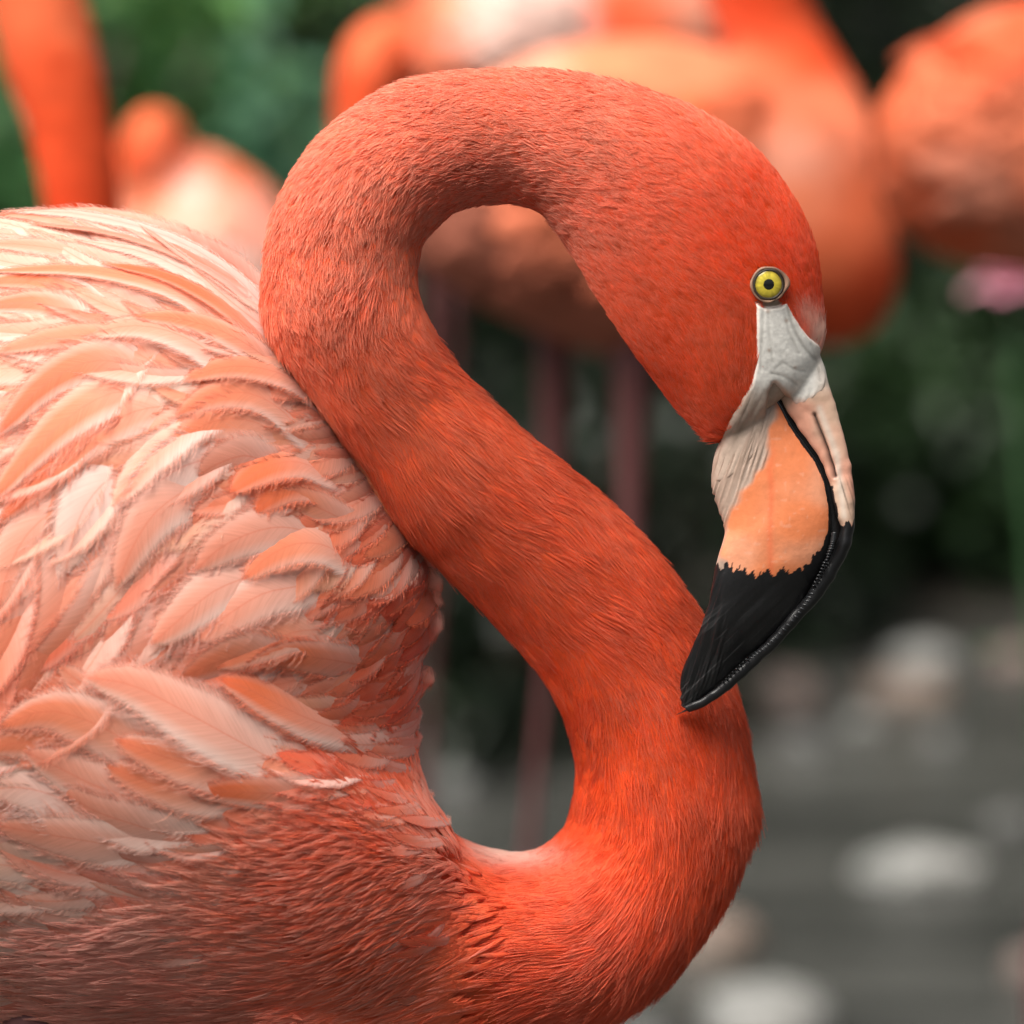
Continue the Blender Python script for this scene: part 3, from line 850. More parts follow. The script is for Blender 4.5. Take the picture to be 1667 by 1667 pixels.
SKIN_POLY = [(1232, 482), (1284, 478), (1290, 500), (1300, 525), (1318, 552), (1350, 572), (1420, 600), (1420, 850), (1150, 850), (1158, 742), (1182, 706), (1215, 655), (1240, 605), (1237, 560)]
bc = neck_colour(bx, by, bv)
on_body = (body.k(bx, by) < .97) & (np.abs((bd - D0)) > 0.6 * np.abs(body.depth(bx, by)))
pale = idw(bx, by, [C(100, 400, (.86, .58, .48)), C(300, 500, (.86, .5, .4)), C(300, 900, (.86, .42, .28)), C(600, 900, (.82, .22, .1)), C(200, 1300, (.82, .42, .31)), C(500, 1500, (.72, .2, .12)), C(800, 1500, (.78, .15, .07))], 3)
bcol = np.where(on_body[:, None], pale, bc)
bcol = np.where(inside(bx, by, SKIN_POLY)[:, None], np.array([.50, .38, .30]), bcol)
bvh = BVHTree.FromPolygons([Vector(v) for v in bv.tolist()], bf)

def vertex_normals(v, f):
    f4 = np.array([q if len(q) == 4 else (*q, q[-1]) for q in f])
    fn = np.cross(v[f4[:, 2]] - v[f4[:, 0]], v[f4[:, 3]] - v[f4[:, 1]])
    n = np.zeros_like(v)
    for j in range(4): np.add.at(n, f4[:, j], fn)
    return unit(n)
bn = vertex_normals(bv, bf)
if np.mean(np.sum(bn * (bv - P(150, 1080, D0)), 1)[body.k(bx, by) < .9]) < 0: bn = -bn
body_ob = mesh_obj('body', bv - bn * .0013, bf, M_BASE, flamingo, bcol * .9)

def settle(p):
    """nearest point and outward normal on the smoothed skin"""
    q = np.empty_like(p); m = np.empty_like(p)
    for i, a in enumerate(p.tolist()):
        loc, nor, _, _ = bvh.find_nearest(a); q[i] = loc; m[i] = nor
    return q, m

def hit(px, py, tree=None):
    """first point of the skin on the ray through a pixel"""
    d = Vector((FWD + RIGHT * ((px - 833.5) / 1667 * K) - UP * ((py - 833.5) / 1667 * K))).normalized()
    loc, nor, idx, dist = (tree or bvh).ray_cast(Vector(CAM), d)
    if loc is None: return None, None
    return np.array(loc), np.array(nor)

# ---- legs
for dx, hx in ((-.035, 60), (.035, 130)):
    hp = P(hx, 1600, D0 + dx)
    leg_parts(flamingo, hp, hp[0] - .01, hp[1], scale=1.05)

# ---- short plumage of neck and head: bundles of fine barbs lying back from the bill

def neck_plumage():
    nf = 74000
    # even spread over the tube's real surface: accept by ring circumference
    t = rng.uniform(0.05, 0.985, nf * 3); th = rng.uniform(0, 2 * np.pi, nf * 3)
    i = (t * (neck.nr - 1)).astype(int)
    ds = np.linalg.norm(np.gradient(neck.c, axis=0), axis=1)
    e1n = neck.r; e2n = np.linalg.norm(neck.e2, axis=1)
    # local area: stretch of the outline at this angle
    p, n, tg = neck.at(t, th)
    p2, _, _ = neck.at(np.clip(t + .003, 0, 1), th)
    p3, _, _ = neck.at(t, th + .02)
    area = np.linalg.norm(np.cross(p2 - p, p3 - p), axis=1)
    front = np.sin(th) > -.25
    acc = area * np.where(front, 1.0, 0.35)
    acc = acc / np.quantile(acc, .97)
    head = smooth01(t, .70, .86)
    keep = rng.uniform(0, 1, len(t)) < acc * (0.75 + 0.6 * head)
    t, th, p, n, tg, head = t[keep], th[keep], p[keep], n[keep], tg[keep], head[keep]
    x, y, d = to_px(p)
    inb = (body.k(x, y) < 1.0) & (np.abs(d - D0) < -body.depth(x, y, .9999) - .002 - .032 * (t < .22))
    jx = rng.normal(size=len(x)) * 7; jy = rng.normal(size=len(x)) * 7
    sk = inside(x + jx, y + jy, SKIN_POLY) | (np.hypot(x - 1252, y - 463) < 27.5)
    ok = ~inb & ~sk
    t, th, p, n, tg, head, x, y = (a[ok] for a in (t, th, p, n, tg, head, x, y))
    m = len(t)
    print('neck feathers', m)
    low = t < .22
    q_, n_ = settle(p[low]); sgn = np.sign(np.sum(n_ * n[low], 1)); n_ = n_ * np.where(sgn == 0, 1, sgn)[:, None]
    p[low] = q_; n[low] = n_; tg = unit(tg - n * np.sum(tg * n, 1, keepdims=True))
    arch = smooth01(t, .38, .52) * (1 - smooth01(t, .80, .9))
    # woolly patch under and along the arch, longest on the lower neck
    L = (.0115 * (1 - arch) * (1 - head) + .0062 * arch * (1 - head) + .0050 * head) * rng.uniform(.6, 1.4, m)
    L *= 1 + .35 * (1 - smooth01(t, .05, .3))
    side = unit(np.cross(n, tg))
    swirl = .40 * noise(p, 38, 21) + .30 * noise(p, 110, 22) * (1 - .5 * head) + rng.normal(size=m) * (.10 + .14 * arch * (1 - head))
    back = unit(-tg * np.cos(swirl)[:, None] + side * np.sin(swirl)[:, None])
    lift = .09 + .30 * arch * (1 - head) + .03 * head + .13 * (.4 + .6 * arch) * (1 - .7 * head) * np.clip(noise(p, 70, 23), -.6, 1) + rng.normal(size=m) * .05
    lift = np.clip(lift, .05, .9)
    nb = 6
    o = np.linspace(-1, 1, nb)[None, :] + rng.normal(size=(m, nb)) * .22
    Ls = L[:, None] * (1 - .28 * np.abs(o)) * rng.uniform(.8, 1.1, (m, nb))
    root = p[:, None] + side[:, None] * (o * (.00055 - .0002 * head[:, None]))[..., None] - n[:, None] * .0007
    dirs = unit(back[:, None] + side[:, None] * (o * .20)[..., None] + n[:, None] * lift[:, None, None])
    dirs_flat = unit(back[:, None] + side[:, None] * (o * .10)[..., None] + n[:, None] * (lift * .12 - .02)[:, None, None])
    k = 4
    pts = np.empty((m, nb, k, 3))
    for q, u in enumerate(np.linspace(0, 1, k)):
        pts[:, :, q] = root + dirs * (Ls * u * (1 - .45 * u))[..., None] + dirs_flat * (Ls * .45 * u * u)[..., None]
    c0 = neck_colour(x, y, p) * rng.uniform(.82, 1.1, m)[:, None]
    # woolly arch tips paler; top highlight and soft sheen put into their colour
    pt = .12 + .38 * arch * (1 - head) + .10 * np.clip(noise(p, 90, 31), 0, 1) + rng.uniform(-.08, .14, m)
    tuft = np.exp(-((x - 1338) ** 2 / 18 ** 2 + (y - 555) ** 2 / 32 ** 2)) + np.exp(-((x - 1318) ** 2 / 14 ** 2 + (y - 520) ** 2 / 20 ** 2)) * .6
    strip = np.exp(-((x - 840) ** 2 / 60 ** 2 + (y - 1385) ** 2 / 22 ** 2)) + .7 * np.exp(-((x - 690) ** 2 / 30 ** 2 + (y - 1280) ** 2 / 80 ** 2))
    w = np.clip(tuft + strip, 0, 1)[:, None]
    c0 = c0 * (1 - w) + np.array([.90, .60, .50]) * w
    c1 = c0 * (1 - pt[:, None]) + np.array([.95, .52, .39]) * pt[:, None]
    rep = lambda a: np.repeat(a, nb, 0)
    rad = np.repeat(.00012 + .00007 * (1 - head), nb) * rng.uniform(.7, 1.3, m * nb)
    hair_obj('neck_plumage', pts.reshape(-1, k, 3), rad, rep(c0), rep(c1), M_HAIR, flamingo)
neck_plumage()

# ---- body feathers
FLOW = [  # x, y, dir x, dir y, length, width, colour r g b, fringe paleness
    (420, 500, -.80, -.55, 210, 40, .86, .52, .42, .5), (200, 410, -.96, -.25, 210, 44, .87, .60, .50, .6), (40, 400, -1, -.02, 210, 50, .88, .62, .52, .6), (330, 460, -.9, -.4, 210, 42, .87, .58, .50, .6),
    (100, 540, -1, .05, 170, 52, .87, .46, .32, .7), (300, 560, -.97, -.15, 150, 50, .87, .50, .38, .6), (410, 640, -.95, .05, 120, 50, .86, .40, .25, .5), (100, 700, -.82, .57, 180, 60, .86, .38, .23, .8), (300, 700, -.85, .45, 130, 54, .86, .38, .24, .6),
    (500, 750, -.92, .35, 90, 44, .85, .33, .19, .4), (560, 720, -.8, .2, 70, 30, .86, .42, .3, .5), (200, 880, -.50, .86, 140, 60, .86, .47, .36, .8), (50, 950, -.38, .92, 170, 60, .86, .34, .21, .5), (400, 900, -.66, .72, 90, 46, .86, .36, .22, .5), (300, 980, -.6, .78, 110, 48, .86, .38, .26, .6),
    (600, 880, -.65, .7, 76, 40, .83, .21, .09, .3), (670, 980, -.5, .82, 60, 34, .80, .15, .05, .2), (650, 1080, -.6, .75, 60, 34, .80, .155, .052, .2), (480, 1040, -.8, .55, 90, 42, .86, .42, .30, .6), (560, 1000, -.7, .65, 70, 36, .85, .28, .15, .35),
    (100, 1080, -.55, .8, 150, 56, .84, .30, .17, .4), (250, 1200, -.90, -.40, 140, 50, .85, .42, .30, .8), (430, 1180, -.93, -.25, 110, 44, .85, .34, .21, .6), (600, 1160, -.9, .25, 70, 34, .82, .20, .085, .3),
    (60, 1300, -.95, -.25, 150, 56, .84, .48, .37, .8), (400, 1330, -.96, -.18, 84, 28, .82, .30, .19, .5), (640, 1300, -.9, -.05, 54, 19, .82, .18, .085, .35), (690, 1250, -.6, -.5, 36, 12, .84, .36, .27, .6), (200, 1430, -.97, -.05, 90, 30, .82, .42, .34, .5),
    (200, 1560, -.98, .10, 66, 22, .78, .34, .27, .4), (500, 1480, -.97, .02, 56, 16, .82, .20, .11, .45), (700, 1450, -.93, .12, 50, 14, .84, .155, .062, .35), (820, 1500, -.9, .3, 46, 12, .84, .14, .05, .3), (600, 1600, -.97, .15, 50, 15, .80, .165, .085, .35), (300, 1660, -1, .1, 56, 18, .74, .26, .19, .3),
    (-200, 600, -.98, .2, 200, 60, .87, .5, .4, .5), (-200, 1000, -.7, .7, 180, 60, .86, .36, .22, .5), (-200, 1400, -.97, .05, 130, 45, .83, .42, .34, .5)]
Z3 = lambda *pts: [(x / 2.778, 330 + y / 2.778) for x, y in pts]
Z4 = lambda *pts: [(x / 2.222, 930 + y / 2.222) for x, y in pts]
OR = (.86, .205, .080); OP = (.86, .28, .15); PK = (.87, .38, .27); WH = (.90, .60, .52); RD = (.82, .18, .07)
HERO = [  # spine from root to tip, width px, vane colour, fringe paleness, height above the others (mm)
    (Z3((1190, 400), (1000, 245), (700, 135), (330, 72), (-60, 62)), 26, PK, .5, 0.5),
    (Z3((1190, 500), (1000, 330), (720, 190), (380, 110), (0, 90)), 34, WH, .6, 1.0),
    (Z3((1195, 560), (1030, 400), (780, 270), (470, 180), (120, 150)), 36, PK, .5, 1.5),
    (Z3((1200, 620), (1060, 500), (880, 380), (640, 270), (330, 215)), 34, WH, .5, 1.8),
    (Z3((1235, 730), (1120, 610), (950, 480), (720, 370), (440, 318)), 34, OR, .4, 3.4),
    (Z3((980, 560), (820, 450), (620, 385), (330, 345), (-60, 360)), 42, OP, .8, 2.8),
    (Z3((760, 420), (560, 330), (320, 262), (100, 235), (-80, 235)), 40, PK, .7, 2.2),
    (Z3((480, 530), (390, 450), (220, 395), (60, 385), (-100, 410)), 36, OR, 1.0, 3.6),
    (Z3((380, 600), (310, 525), (190, 490), (60, 490), (-90, 515)), 40, OR, 1.0, 4.2),
    (Z3((1245, 770), (1130, 690), (970, 610), (780, 560), (585, 550)), 40, OP, .8, 4.0),
    (Z3((1010, 760), (900, 680), (730, 610), (560, 595), (365, 640)), 50, PK, .8, 4.6),
    (Z3((800, 800), (640, 720), (480, 650), (270, 640), (-40, 715)), 46, OP, .6, 3.2),
    (Z3((1400, 900), (1290, 820), (1140, 775), (980, 775), (805, 835)), 44, OP, .5, 4.4),
    (Z3((1340, 1040), (1220, 940), (1080, 885), (930, 905), (775, 990)), 48, OP, .6, 4.6),
    (Z3((1260, 1090), (1150, 1020), (1010, 1000), (880, 1040), (745, 1145)), 50, OP, .7, 4.8),
    (Z3((640, 800), (520, 745), (370, 760), (180, 870), (-20, 1090)), 56, OR, 1.0, 4.0),
    (Z3((660, 890), (520, 880), (350, 970), (170, 1130), (-60, 1400)), 56, OR, .9, 4.6),
    (Z3((620, 930), (500, 980), (370, 1080), (210, 1250), (-20, 1480)), 54, OR, .7, 3.6),
    (Z3((780, 930), (620, 960), (470, 1040), (340, 1150), (215, 1305)), 52, OP, .8, 5.0),
    (Z3((920, 960), (800, 1040), (690, 1140), (600, 1260), (505, 1390)), 50, PK, .9, 5.4),
    (Z3((1000, 1180), (900, 1180), (760, 1240), (640, 1360), (560, 1560)), 58, WH, .8, 4.0),
    (Z3((560, 1230), (470, 1280), (380, 1400), (330, 1540), (300, 1680)), 64, WH, 1.0, 3.8),
    (Z3((900, 1280), (800, 1330), (690, 1420), (600, 1560), (520, 1760)), 60, PK, .9, 5.0),
    (Z3((400, 1330), (250, 1400), (120, 1520), (40, 1680), (0, 1850)), 60, PK, .7, 3.0),
    (Z3((1440, 1230), (1330, 1190), (1210, 1200), (1100, 1260), (1015, 1330)), 42, OR, .4, 5.0),
    (Z3((1500, 1320), (1400, 1290), (1280, 1300), (1180, 1360), (1130, 1420)), 40, OR, .4, 5.2),
    (Z3((1540, 1450), (1420, 1400), (1320, 1360), (1200, 1330)), 40, OP, .4, 4.4),
    (Z3((1380, 1500), (1260, 1480), (1130, 1500), (980, 1570), (860, 1680)), 56, PK, .8, 4.4),
    (Z3((1180, 1180), (1080, 1160), (960, 1200), (880, 1250)), 44, PK, .6, 4.2),
    (Z3((1520, 1600), (1430, 1560), (1300, 1560), (1180, 1620), (1080, 1720)), 50, OP, .6, 4.6),
    (Z4((930, 660), (800, 590), (640, 500), (470, 410), (300, 380)), 66, PK, 1.0, 7.0),
    (Z4((600, 680), (450, 600), (310, 530), (160, 500), (-10, 565)), 60, OP, .9, 4.6),
    (Z4((920, 760), (780, 715), (650, 680), (530, 640), (415, 600)), 50, OP, .9, 5.4),
    (Z4((620, 880), (480, 810), (340, 760), (200, 690), (90, 640)), 56, PK, .9, 4.0),
    (Z4((400, 700), (250, 640), (100, 610), (-60, 640)), 50, OP, .7, 3.6),
    (Z4((1200, 570), (1080, 530), (960, 470), (870, 420), (770, 385)), 46, OR, .7, 6.4),
    (Z4((820, 810), (700, 800), (580, 765), (480, 730), (380, 690)), 44, OP, .8, 4.4),
    (Z4((1080, 800), (950, 800), (820, 790), (680, 795)), 36, OR, .7, 4.6),
    (Z4((620, 950), (480, 900), (340, 850), (210, 770)), 50, PK, .8, 3.4),
    (Z4((480, 990), (320, 960), (150, 930), (-20, 900)), 54, PK, .7, 3.0),
    (Z4((330, 860), (200, 800), (80, 770), (-60, 780)), 60, WH, .8, 3.0),
    (Z4((1000, 330), (880, 300), (760, 330), (640, 390)), 48, OP, .8, 5.0),
    (Z4((1150, 210), (1040, 220), (900, 280), (770, 350)), 44, OP, .6, 4.6),
    (Z4((1060, 60), (930, 90), (800, 170), (690, 260)), 52, PK, .9, 4.8),
    (Z4((900, 20), (760, 80), (640, 180), (540, 270)), 54, PK, 1.0, 5.2),
    (Z4((1250, 330), (1130, 310), (1000, 300), (860, 350)), 38, OR, .5, 5.4),
]

def surf_frame(x, y):
    """point and outward normal of the body form under pixels"""
    p = body.surf(x, y)
    e = 6.0
    a = body.surf(x + e, y) - body.surf(x - e, y); b = body.surf(x, y + e) - body.surf(x, y - e)
    n = unit(np.cross(a, b))
    n = np.where((n @ FWD > 0)[..., None], -n, n)
    return p, n

NU, NV = 13, 7
U = np.linspace(0, 1, NU)
PROFILE = np.interp(U, [0, .1, .3, .5, .7, .83, .93, 1.0], [.55, .82, 1.0, .97, .80, .58, .34, .04])
FF = [(i * NV + j, i * NV + j + 1, (i + 1) * NV + j + 1, (i + 1) * NV + j) for i in range(NU - 1) for j in range(NV - 1)]

def make_feather(spine_px, width, colour, pale, height_mm, lift_mm, camber=.10, r=rng, notch=True):
    sp = catmull(np.array(spine_px, float), NU)
    p, n = surf_frame(sp[:, 0], sp[:, 1])
    n = unit(n * .8 + np.mean(n, 0)[None] * .2)
    h = (.0006 + height_mm * .001 * smooth01(U, 0, .6) + lift_mm * .001 * U ** 1.2)
    p = p + n * h[:, None]
    tg = unit(np.gradient(p, axis=0)); b = unit(np.cross(n, tg))
    w = width * S * .5 * PROFILE
    v = np.linspace(-1, 1, NV)
    roll = r.normal() * .12
    V = p[:, None] + b[:, None] * (v[None, :] * w[:, None])[..., None] + n[:, None] * ((camber * (1 - v ** 2))[None, :] * w[:, None] + roll * v[None, :] * w[:, None])[..., None]
    # ragged vane edge: slight waves
    wav = .05 * np.sin(U[:, None] * r.uniform(9, 20) + r.uniform(0, 6)) * np.abs(v)[None, :] ** 3
    V = V + b[:, None] * (wav * np.sign(v)[None, :] * w[:, None])[..., None]
    length = np.concatenate([[0], np.cumsum(np.linalg.norm(np.diff(p, axis=0), axis=1))])
    uv = np.stack([np.repeat(length[:, None], NV, 1), v[None, :] * w[:, None] + 0 * V[..., 0]], -1)
    c = np.asarray(colour, float)
    up = smooth01(U, .15, .70)[:, None]
    edge = smooth01(np.abs(v), .30, .85)[None, :]
    white = np.array([.90, .68, .60]); asym = -1.0 if r.uniform() < .8 else 1.0
    wgt = np.clip((1 - up) * .48 + edge * pale * (.45 + .45 * (v[None, :] * asym < 0)), 0, .9)
    cc = c[None, None] * (1 - wgt[..., None]) + white * wgt[..., None]
    # deeper colour towards the tip, thin reddish shaft
    cc = cc * (1 - .22 * smooth01(U, .55, .95)[:, None, None] * np.array([.2, .9, 1.2]))
    cc[:, NV // 2] = cc[:, NV // 2] * .82 + np.array([.80, .20, .10]) * .18
    return dict(V=V.reshape(-1, 3), uv=uv.reshape(-1, 2), edge=np.maximum(np.maximum(np.abs(v)[None, :] ** 1.5, (smooth01(U, .84, 1.0) * .9)[:, None] + 0 * v[None, :]), (1.05 * (1 - smooth01(U, 0, .34)))[:, None] * (.75 + .25 * np.abs(v))[None, :]).reshape(-1), c=cc.reshape(-1, 3), p=p, n=n, b=b, tg=tg, w=w, col=c, pale=pale, camber=camber, L=length[-1], roll=roll)

def fringe(f, dens=1.0, r=rng):
    """free barbs that fray out along the vane's edges and tip"""
    nb = max(6, int(f['L'] / .00055 * dens))
    out, rad, c0, c1 = [], [], [], []
    for s in (-1, 1):
        u = np.sort(r.uniform(0, 1, nb) ** .75 * .74 + .25); x = u * (NU - 1); i = np.clip(x.astype(int), 0, NU - 2); g = (x - i)[:, None]
        L = lambda a: a[i] * (1 - g) + a[i + 1] * g
        w = np.interp(u, U, f['w'])[:, None]; p, n, b, t = L(f['p']), L(f['n']), L(f['b']), L(f['tg'])
        clump = np.repeat(r.normal(size=nb // 5 + 1), 5)[:nb, None]
        v0 = .78; ang = .38 + .12 * clump + r.normal(size=(nb, 1)) * .05
        ln = np.maximum(w, .0011) * (.30 + .34 * f['pale'] + .14 * clump + r.normal(size=(nb, 1)) * .06).clip(.05) + .0005
        d1 = unit(b * s * np.sin(ang + .35) + t * np.cos(ang + .35)); d2 = unit(b * s * np.sin(ang - .1) + t * np.cos(ang - .1))
        a = p + b * s * v0 * w + n * (f['camber'] * (1 - v0 ** 2) * w + f['roll'] * v0 * s * w + .00018)
        sl = n * (-f['camber'] * 1.5 + f['roll'] * s + r.normal(size=(nb, 1)) * .05)
        m = a + (d1 + sl * .8) * ln * .5
        e = m + (d2 + sl * .9 + n * r.normal(size=(nb, 1)) * .06) * ln * .55
        out.append(np.stack([a, m, e], 1))
        rad.append(np.full(nb, .00006) * r.uniform(.7, 1.2, nb))
        k = r.uniform(.75, 1.08, (nb, 1))
        cb_ = f['col'] * (1 - .25 * f['pale']) + np.array([.90, .74, .68]) * .25 * f['pale']
        c0.append(cb_ * k); c1.append((f['col'] * (1 - .5 * f['pale']) + np.array([.94, .80, .74]) * .5 * f['pale']) * k)
    return np.concatenate(out), np.concatenate(rad), np.concatenate(c0), np.concatenate(c1)

def lay_feathers():
    r = np.random.default_rng(21)
    # candidates spread by size
    cand = []
    xs = r.uniform(-420, 960, 16000); ys = r.uniform(352, 1720, 16000)
    k = body.k(xs, ys)
    okk = k < .965
    xs, ys = xs[okk], ys[okk]
    fl = idw(xs, ys, FLOW, 4)
    hairy = r.uniform(0, 1, len(xs)) > smooth01(fl[:, 3] + 3 * noise(np.stack([xs, ys, 0 * xs], 1), .02, 81), 13, 30)
    xs, ys, fl = xs[~hairy], ys[~hairy], fl[~hairy]
    taken = np.zeros((0, 3))
    grid = {}
    for x, y, row in zip(xs, ys, fl):
        dx, dy, L, w = row[:4]
        s = .50 * math.sqrt(L * w * .62)
        gk = (int(x // 40), int(y // 40)); bad = False
        for a in range(-1, 2):
            for b in range(-1, 2):
                for (qx, qy, qs) in grid.get((gk[0] + a, gk[1] + b), ()):
                    if (qx - x) ** 2 + (qy - y) ** 2 < (.5 * (s + qs)) ** 2: bad = True; break
                if bad: break
            if bad: break
        if bad: continue
        grid.setdefault(gk, []).append((x, y, s))
        cand.append((x, y, row))
    feats = []
    for x, y, row in cand:
        dx, dy, L, w = row[:4]; c = row[4:7]; pale = row[7]
        up_ = y < 600 and x < 480
        if y > 1220 and x > 400: pale *= .35
        a = math.atan2(dy, dx) + r.normal() * (.05 if up_ else .11)
        L *= r.uniform(1.5, 2.2); w *= r.uniform(1.25, 1.7)
        bend = r.normal() * .03 + (.05 if up_ else .10)
        x0, y0 = x - math.cos(a) * L * .5, y - math.sin(a) * L * .5      # start in front of the sample
        sp = []
        for u in np.linspace(0, 1, 5):
            q = bend * math.sin(math.pi * u) * L
            sp.append((x0 + math.cos(a) * L * u + math.sin(a) * q, y0 + math.sin(a) * L * u - math.cos(a) * q))
        sp = np.array(sp)
        if body.k(sp[:, 0], sp[:, 1]).max() > 1.02: 
            kk = body.k(sp[:, 0], sp[:, 1]); 
            ph = np.arctan2(sp[:, 1] - body.cy, sp[:, 0] - body.cx); R = body.R(ph); kk = np.minimum(kk, .985)
            sp = np.stack([body.cx + np.cos(ph) * R * kk, body.cy + np.sin(ph) * R * kk], 1)
        jit = r.normal() * .16
        cc = np.array(c) * np.array([1, .86, .82]) * r.uniform(.90, 1.06) * np.array([1, 1 + jit, 1 + jit * 1.25])
        if r.uniform() < .16 * pale: cc = cc * .45 + np.array([.90, .70, .62]) * .55
        feats.append((L * w, make_feather(sp, w, np.clip(cc, 0, .92), pale * .7, r.uniform(.1, .6) * min(1, L / 80), max(.4, .007 * L), r=r)))
    for sp, w, c, pale, h in HERO:
        sp = np.array(sp)
        sp = np.vstack([sp[0] + (sp[0] - sp[1]) * 1.0, sp])
        Lp = np.linalg.norm(np.diff(sp, axis=0), axis=1).sum()
        cc = np.array(c) * r.uniform(.94, 1.05)
        feats.append((1e6, make_feather(sp, w * 1.85, cc, pale, h * .26 + .6, .006 * Lp, camber=.10, r=r)))
    print('body feathers', len(feats))
    # the largest that lie in view are feathers of their own, the rest one mass
    def inview(f):
        x, y, _ = to_px(f['p'][NU // 2:NU // 2 + 1]); return x[0] > -20 and y[0] < 1690
    order = sorted(range(len(feats)), key=lambda i: -(feats[i][0] if inview(feats[i][1]) else 0))
    big = set(order[:296])
    vs, fs, cs, us, es, off = [], [], [], [], [], 0
    FB, FS = [], []
    for i, (sz, f) in enumerate(feats):
        if i in big:
            mesh_obj('feather', f['V'], FF, M_FEATHER, flamingo, f['c'], uvs=f['uv'], edge=f['edge'])
            FB.append(fringe(f, 1.0, r))
        else:
            vs.append(f['V']); cs.append(f['c']); us.append(f['uv']); es.append(f['edge']); fs += [tuple(q + off for q in t) for t in FF]; off += len(f['V'])
            FS.append(fringe(f, .75, r))
    o = mesh_obj('small_feathers', np.vstack(vs), fs, M_FEATHER, flamingo, np.vstack(cs), uvs=np.vstack(us), edge=np.concatenate(es)); o['kind'] = 'stuff'
    A = [np.concatenate(z) for z in zip(*(FB + FS))]
    print('barbs', len(A[0]))
    hair_obj('feather_barbs', *A, M_HAIR, flamingo)
lay_feathers()

def breast_plumage():
    """soft hair-like feathers of breast, belly and wing front: tapered bundles lying back"""
    r = np.random.default_rng(33)
    n0 = 60000
    x = r.uniform(-150, 985, n0); y = r.uniform(700, 1760, n0)
    k = body.k(x, y); x, y = x[k < .985], y[k < .985]
    fl = idw(x, y, FLOW, 4)
    w_ = fl[:, 3]
    keep = r.uniform(0, 1, len(x)) < np.clip((28 - w_) / 8, 0, 1) * (1 - smooth01(x + 40 * noise(np.stack([x, y, 0 * x], 1), .012, 95), 600, 800)) * np.clip(16 / w_, .35, 1)
    x, y, fl = x[keep], y[keep], fl[keep]
    p, n = surf_frame(x, y)
    q_, n_ = settle(p); n_ = n_ * np.where(np.sum(n_ * n, 1) < 0, -1, 1)[:, None]
    near = np.linalg.norm(q_ - p, axis=1) < .02
    x, y, fl = x[near], y[near], fl[near]; p, n = q_[near], n_[near]
    m = len(x); print('breast bundles', m)
    # screen direction laid onto the surface
    d3 = RIGHT[None] * fl[:, :1] - UP[None] * fl[:, 1:2]
    d3 = unit(d3 - n * np.sum(d3 * n, 1, keepdims=True))
    side = unit(np.cross(n, d3))
    sw = .28 * noise(p, 45, 91) + r.normal(size=m) * .12
    d3 = unit(d3 * np.cos(sw)[:, None] + side * np.sin(sw)[:, None]); side = unit(np.cross(n, d3))
    L = fl[:, 2] * S * r.uniform(1.2, 2.2, m)
    edge_ = smooth01(x, 540, 740)
    W = fl[:, 3] * S * r.uniform(.30, .55, m) * (1 - .35 * edge_)
    nb = 11
    o = np.linspace(-1, 1, nb)[None] + r.normal(size=(m, nb)) * .15
    lift = np.clip(.075 + .03 * r.normal(size=m) + .06 * noise(p, 60, 92), .02, .5) * (1 - .85 * edge_)
    kk = 5
    pts = np.empty((m, nb, kk, 3))
    spread = np.array([.30, .85, 1.0, .75, .25])
    Ls = L[:, None] * (1 - .22 * np.abs(o)) * r.uniform(.85, 1.1, (m, nb))
    for q, u in enumerate(np.linspace(0, 1, kk)):
        pts[:, :, q] = p[:, None] + d3[:, None] * (Ls * (u - .3))[..., None] + side[:, None] * (o * W[:, None] * spread[q])[..., None] + n[:, None] * (.0009 + (lift * L)[:, None] * u ** 1.4 * .55 - .0012 * (u == 0) + .10 * W[:, None] * (1 - o ** 2) * (.3 + .7 * u))[..., None]
    c = fl[:, 4:7]
    inner = smooth01(x, 400, 700)[:, None] * .95
    c = c * (1 - inner) + neck_colour(x, y, p) * inner
    c = c * 1.12 * (1 + .14 * noise(p, 80, 93) + r.normal(size=m) * .08)[:, None]
    tip = np.clip(.12 + .30 * fl[:, 7] + r.normal(size=m) * .16, 0, .7)[:, None]
    strip = (np.exp(-((x - 835) ** 2 / 60 ** 2 + (y - 1395) ** 2 / 25 ** 2)) + .8 * np.exp(-((x - 700) ** 2 / 30 ** 2 + (y - 1255) ** 2 / 90 ** 2)) + .45 * np.exp(-((x - 720) ** 2 / 40 ** 2 + (y - 1400) ** 2 / 70 ** 2))).clip(0, 1)[:, None]
    c = c * (1 - .8 * strip) + np.array([.84, .55, .46]) * .8 * strip
    c1 = c * (1 - tip) + np.array([.92, .60, .50]) * tip
    rep = lambda a: np.repeat(a, nb, 0)
    hair_obj('breast_plumage', pts.reshape(-1, kk, 3), np.full(m * nb, .00017) * r.uniform(.7, 1.2, m * nb), rep(c), rep(c1), M_HAIR, flamingo)
breast_plumage()

# ---- bill
def line_mask(x, y, pts, w):
    return np.exp(-(seg_dist(x, y, pts) / w) ** 2)

MOUTH = [(1254, 624), (1270, 655), (1290, 690), (1312, 720), (1332, 752), (1347, 790), (1355, 835), (1355, 880), (1345, 914), (1326, 953), (1300, 998), (1254, 1046), (1218, 1073), (1177, 1111), (1140, 1143), (1116, 1158)]
BLACK_POLY = [(1100, 925), (1168, 924), (1184, 921), (1204, 926), (1218, 933), (1232, 938), (1249, 931), (1268, 933), (1300, 927), (1321, 912), (1338, 893), (1348, 864), (1349, 828), (1341, 785), (1326, 752), (1304, 722), (1284, 692), (1262, 650), (1256, 632), (1262, 632), (1300, 690), (1338, 745), (1420, 830), (1420, 1200), (1080, 1200)]

